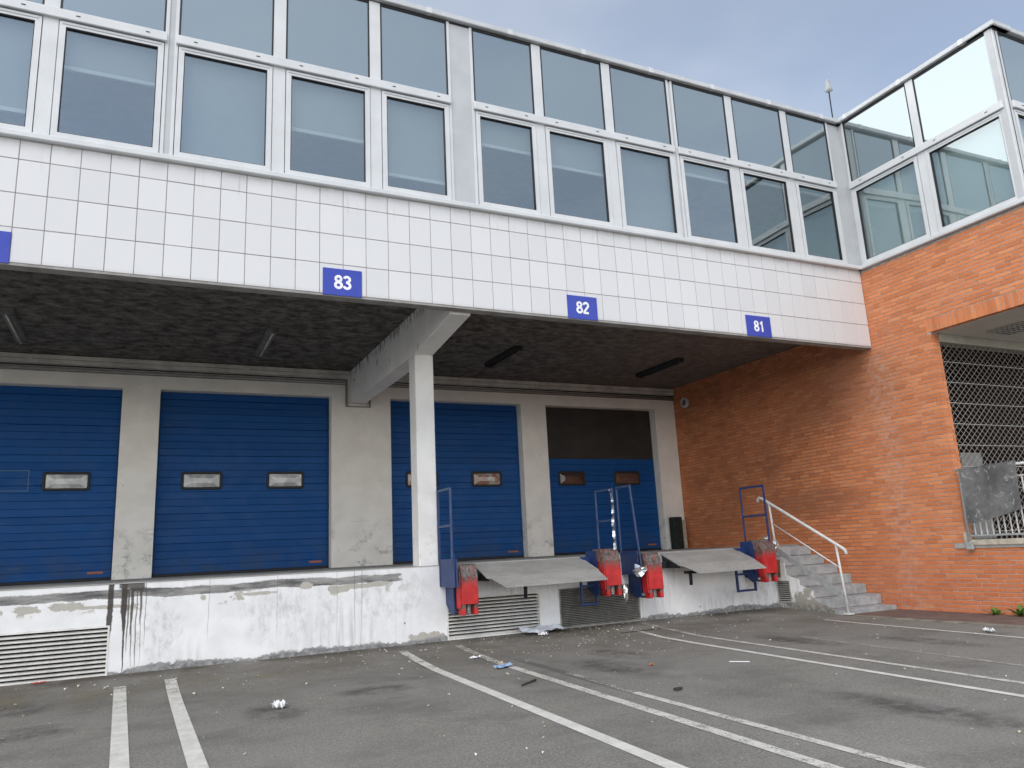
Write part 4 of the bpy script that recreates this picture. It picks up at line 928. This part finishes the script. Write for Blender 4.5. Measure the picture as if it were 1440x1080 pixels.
# ------------------------------------------------------------------ porch: lattice gate, railing, board
def porch():
    Z = lambda z: z + ZG
    G = thing('lattice_gate', 'folding metal lattice gate closing the dark porch in the brick wing', 'gate', (1.8, -1.1, Z(-3.52)))
    x0, x1, z0, z1, w, h = .20, 3.55, Z(-3.52), Z(-.208), .142, .118
    bm = bmesh.new()
    def bar(p, q, t, y):
        d = Vector((q[0]-p[0], q[1]-p[1])); d.normalize(); n = Vector((-d.y, d.x))*t
        A = [bm.verts.new((c[0]+s*n.x, yy, c[1]+s*n.y)) for c in (p, q) for s in (-1, 1) for yy in (y-.003, y+.003)]
        for f in ((0, 1, 3, 2), (4, 6, 7, 5), (0, 4, 5, 1), (2, 3, 7, 6), (0, 2, 6, 4), (1, 5, 7, 3)): bm.faces.new([A[i] for i in f])
    sl = h/w; n0 = int((z1-z0)/h)+int((x1-x0)/w)+2
    for sgn, y in ((1, -1.106), (-1, -1.098)):
        for i in range(-n0, n0*2):
            X = x0 + i*w; pts = []
            f = lambda x: z0 + sgn*sl*(x-X)
            xa, xb = x0, x1
            lo, hi = sorted((X + sgn*0/sl, X + sgn*(z1-z0)/sl)); xa = max(xa, lo); xb = min(xb, hi)
            if xb - xa > .02: bar((xa, f(xa)), (xb, f(xb)), .0027, y)
    d = link('lattice', mesh(bm), G, 'lattice_metal'); tag(d, kind='stuff')
    z = z0 + .16
    while z < z1: link('cross_bar', box(x0, x1, -1.112, -1.094, z-.005, z+.005), G, 'lattice_metal'); z += 3*h
    link('guide_post', box(x0-.018, x0+.012, -1.10, -1.06, z0, z1, .004), G, 'dark_steel')
    p = link('grey_cabinet', box(1.5, 2.1, -.3, .1, Z(-3.5), Z(-1.95), .01), None, 'conduit'); tag(p, 'grey cabinet in the dark behind the lattice gate', 'cabinet')
    q = link('drain_pipe', tube([(.55, -.75, Z(-3.5)), (.55, -.75, Z(-.03))], .09, 14), None, 'conduit'); tag(q, 'grey vertical pipe behind the left edge of the lattice', 'pipe')
    L = thing('railing', 'white metal railing in front of the porch opening', 'railing', (-.02, -2.1, Z(-3.48)))
    x = -.035
    link('top_rail', tube([(x, -1.20, Z(-2.375)), (x, -2.95, Z(-2.395))], .022, 10), L, 'rail_white')
    link('post', tube([(x-.03, -1.250, Z(-3.60)), (x, -1.262, Z(-2.39))], .019, 8), L, 'rail_grey')
    link('post_foot', box(x-.06, x-.012, -1.31, -1.20, Z(-3.62), Z(-3.50), .006), L, 'rail_grey')
    link('bottom_rail', box(x-.012, x+.012, -2.95, -1.28, Z(-3.425), Z(-3.395), .003), L, 'rail_grey')
    link('middle_rail', tube([(x, -1.27, Z(-2.56)), (x, -2.95, Z(-2.56))], .010, 8), L, 'rail_white')
    for i in range(17): y = -1.36 - i*.095; link('bar', box(x-.007, x+.007, y-.007, y+.007, Z(-3.396), Z(-2.57)), L, 'rail_white')
    bd = [(-1.300, Z(-2.365)), (-2.175, Z(-2.335)), (-2.17, Z(-3.05)), (-1.85, Z(-3.14)), (-1.335, Z(-3.225))]
    bm = bmesh.new()
    F = []
    for d in (-.105, -.075):
        F.append([bm.verts.new((d - .035*max(0, (Z(-2.36)-pz))/.86 + .02*math.sin(i*1.7), py, pz)) for i, (py, pz) in enumerate(bd)])
    bm.faces.new(F[0]); bm.faces.new(F[1][::-1])
    for i in range(5): bm.faces.new((F[0][i], F[0][(i+1) % 5], F[1][(i+1) % 5], F[1][i]))
    o = link('grey_board', mesh(bm), None, 'board_grey'); tag(o, 'scuffed dark grey board hung over the porch railing', 'board')
    y = thing('yellow_sack', 'small yellow sack just visible behind the railing at the right edge', 'sack', (.5, -2.0, Z(-3.52)))
    simple('yellow_plastic', (.45, .32, .05), .6)
    link('body', crumple(.16, 12, 1.5, 2, .3), y, 'yellow_plastic', (.55, -2.42, Z(-3.0)))
    link('base', box(.40, .70, -2.58, -2.26, Z(-3.52), Z(-3.2), .03), y, 'yellow_plastic')
porch()

# ------------------------------------------------------------------ litter and weeds
def litter():
    def item(name, me, mat, x, y, lift, label, cat, rz=0, sc=(1, 1, 1)):
        o = link(name, me, None, mat, (x, y, gz(y)+lift)); o.rotation_euler.z = rz; o.scale = sc; tag(o, label, cat); return o
    bm = bmesh.new(); n = 9; V = []
    for i in range(n):
        for j in range(6):
            u, v = i/(n-1)-.5, j/5-.5
            V.append(bm.verts.new((u*.72, v*.26+.05*math.sin(u*7), .015 + .11*abs(mnoise.noise(Vector((u*6, v*6, 2.2)))) + .10*max(0, v+.1))))
    for i in range(n-1):
        for j in range(5): bm.faces.new((V[i*6+j], V[(i+1)*6+j], V[(i+1)*6+j+1], V[i*6+j+1]))
    item('plastic_bag', mesh(bm), 'bag_plastic', -6.20, 1.56, 0, 'torn pale plastic bag lying against the louvred vent', 'bag', .1)
    item('paper_scrap', scrap(.14, .10, 21, .6), 'paper', -6.34, 1.30, .001, 'crumpled white paper on the ground below the vent pier', 'paper', .3)
    item('paper_scrap', scrap(.20, .11, 28, .4), 'paper', -6.12, 1.60, .001, 'white paper scrap at the foot of the pier between two vents', 'paper', .9, (1.5, 1, 1))
    item('red_wrapper', scrap(.11, .06, 22, .4), 'red_wrap', -12.78, 1.62, .001, 'small red wrapper at the foot of the left louvred vent', 'wrapper', .5, (1.5, .8, 1))
    item('blue_wrapper', scrap(.22, .13, 23, .35), 'blue_wrap', -7.93, -.74, .006, 'pale blue plastic wrapper lying on the worn white line', 'wrapper', .4, (1.5, .9, 1))
    item('paper_scrap', scrap(.12, .08, 24, .5), 'paper', -7.90, .17, .005, 'white paper scrap near the top of the worn white line', 'paper', .2, (1.3, .8, 1))
    item('paper_scrap', scrap(.14, .12, 25, .9), 'paper', -10.55, -1.48, .001, 'crumpled white paper ball on a dark oil stain', 'paper', 1.0)
    item('cup_scrap', scrap(.20, .10, 33, .7), 'paper', -1.95, -2.59, .002, 'white cup scrap lying near the brick wall at the right edge', 'paper', 1.1)
    item('brown_clump', crumple(.026, 27, .45), 'twig', -7.31, -3.18, .02, 'dark brown clump of debris right of the worn line', 'debris', .2, (2.0, .7, 1))
    item('black_stick', box(-.36, .36, -.007, .007, 0, .012), 'twig', -4.95, .80, .001, 'thin black stick lying near the faded parking line', 'stick', .02)
    item('thin_tube', tube([(-.15, 0, .01), (.15, .01, .01)], .012, 6), 'twig', -8.18, -1.90, .002, 'short dark stick lying between two parking lines', 'stick', .6)
    item('orange_scrap', crumple(.020, 30, .6), 'orange_print', -6.63, -1.81, .015, 'tiny orange scrap on the asphalt near a dark stain', 'scrap')
    item('paper_scrap', prism([(-.11, 0), (.11, .01), (.10, .03), (-.10, .02)], 2, 0, .006), 'paper', -5.80, -2.29, .003, 'flat white strip of paper between the parking lines at right', 'paper', -.9, (1, 1.2, 1))
    # wall-side debris nobody could count
    q = random.Random(5); bmA = bmesh.new(); bmB = bmesh.new()
    for i in range(620):
        if i < 420: x = q.uniform(-13.4, -2); y = 1.62 - abs(q.gauss(0, 1.0)); x = q.gauss(-6.4, 1.5) if q.random() < .55 else x
        else: x = q.uniform(-13, -1.4); y = q.uniform(-6.5, 1.2)
        y = min(y, 1.65); bm = bmA if q.random() < .62 else bmB
        s = q.uniform(.006, .020)*(1.0 if q.random() < .88 else 1.9); a = q.uniform(0, 6.28); z = gz(y)
        c, d = math.cos(a), math.sin(a); k = q.uniform(.3, .8)
        P = [(-1, -k*.6, .002), (.1, -k, .003+.5*s), (1, 0, .004), (0, k, .003+.7*s)]
        bm.faces.new([bm.verts.new((x+s*(px*c-py*d), y+s*(px*d+py*c), z+pz+.001)) for px, py, pz in P])
    for nm, bm, mt, lb in (('leaf_litter', bmA, 'leaf_bits', 'dry leaf fragments scattered over the asphalt'), ('paper_flecks', bmB, 'white_bits', 'white paper flecks scattered over the asphalt')):
        me = bpy.data.meshes.new(nm); bm.to_mesh(me); bm.free(); o = link(nm, me, None, mt); tag(o, lb, 'litter', kind='stuff')
    for n, (x, y, s, lb) in enumerate(((-.10, -1.48, 1.35, 'smaller green weed growing at the foot of the brick wall'), (-.12, -1.86, 1.6, 'larger green weed at the wall foot nearest the right edge'))):
        w = thing('weed', lb, 'weed', (x, y, .014), 'weeds at the foot of the brick wall'); q = random.Random(n+40)
        for i in range(16):
            a = q.uniform(0, 6.28); l = q.uniform(.09, .19)*s; lift = q.uniform(.25, 1.3); wd = q.uniform(.012, .022)*s
            bm = bmesh.new(); prev = None
            for j in range(5):
                t = j/4; r = l*t*math.cos(lift)*1.0; z = .014 + l*t*math.sin(lift)*(1-.35*t); ww = wd*math.sin(math.pi*min(1, t*.85+.12))
                px, py = min(x + r*math.cos(a), -.015), y + r*math.sin(a)
                qv = [bm.verts.new((min(px - sg*ww*math.sin(a), -.01), py + sg*ww*math.cos(a), z)) for sg in (-1, 1)]
                if prev: bm.faces.new((prev[0], prev[1], qv[1], qv[0]))
                prev = qv
            me = bpy.data.meshes.new('leaf'); bm.to_mesh(me); bm.free(); link('leaf', me, w, 'weed')
litter()
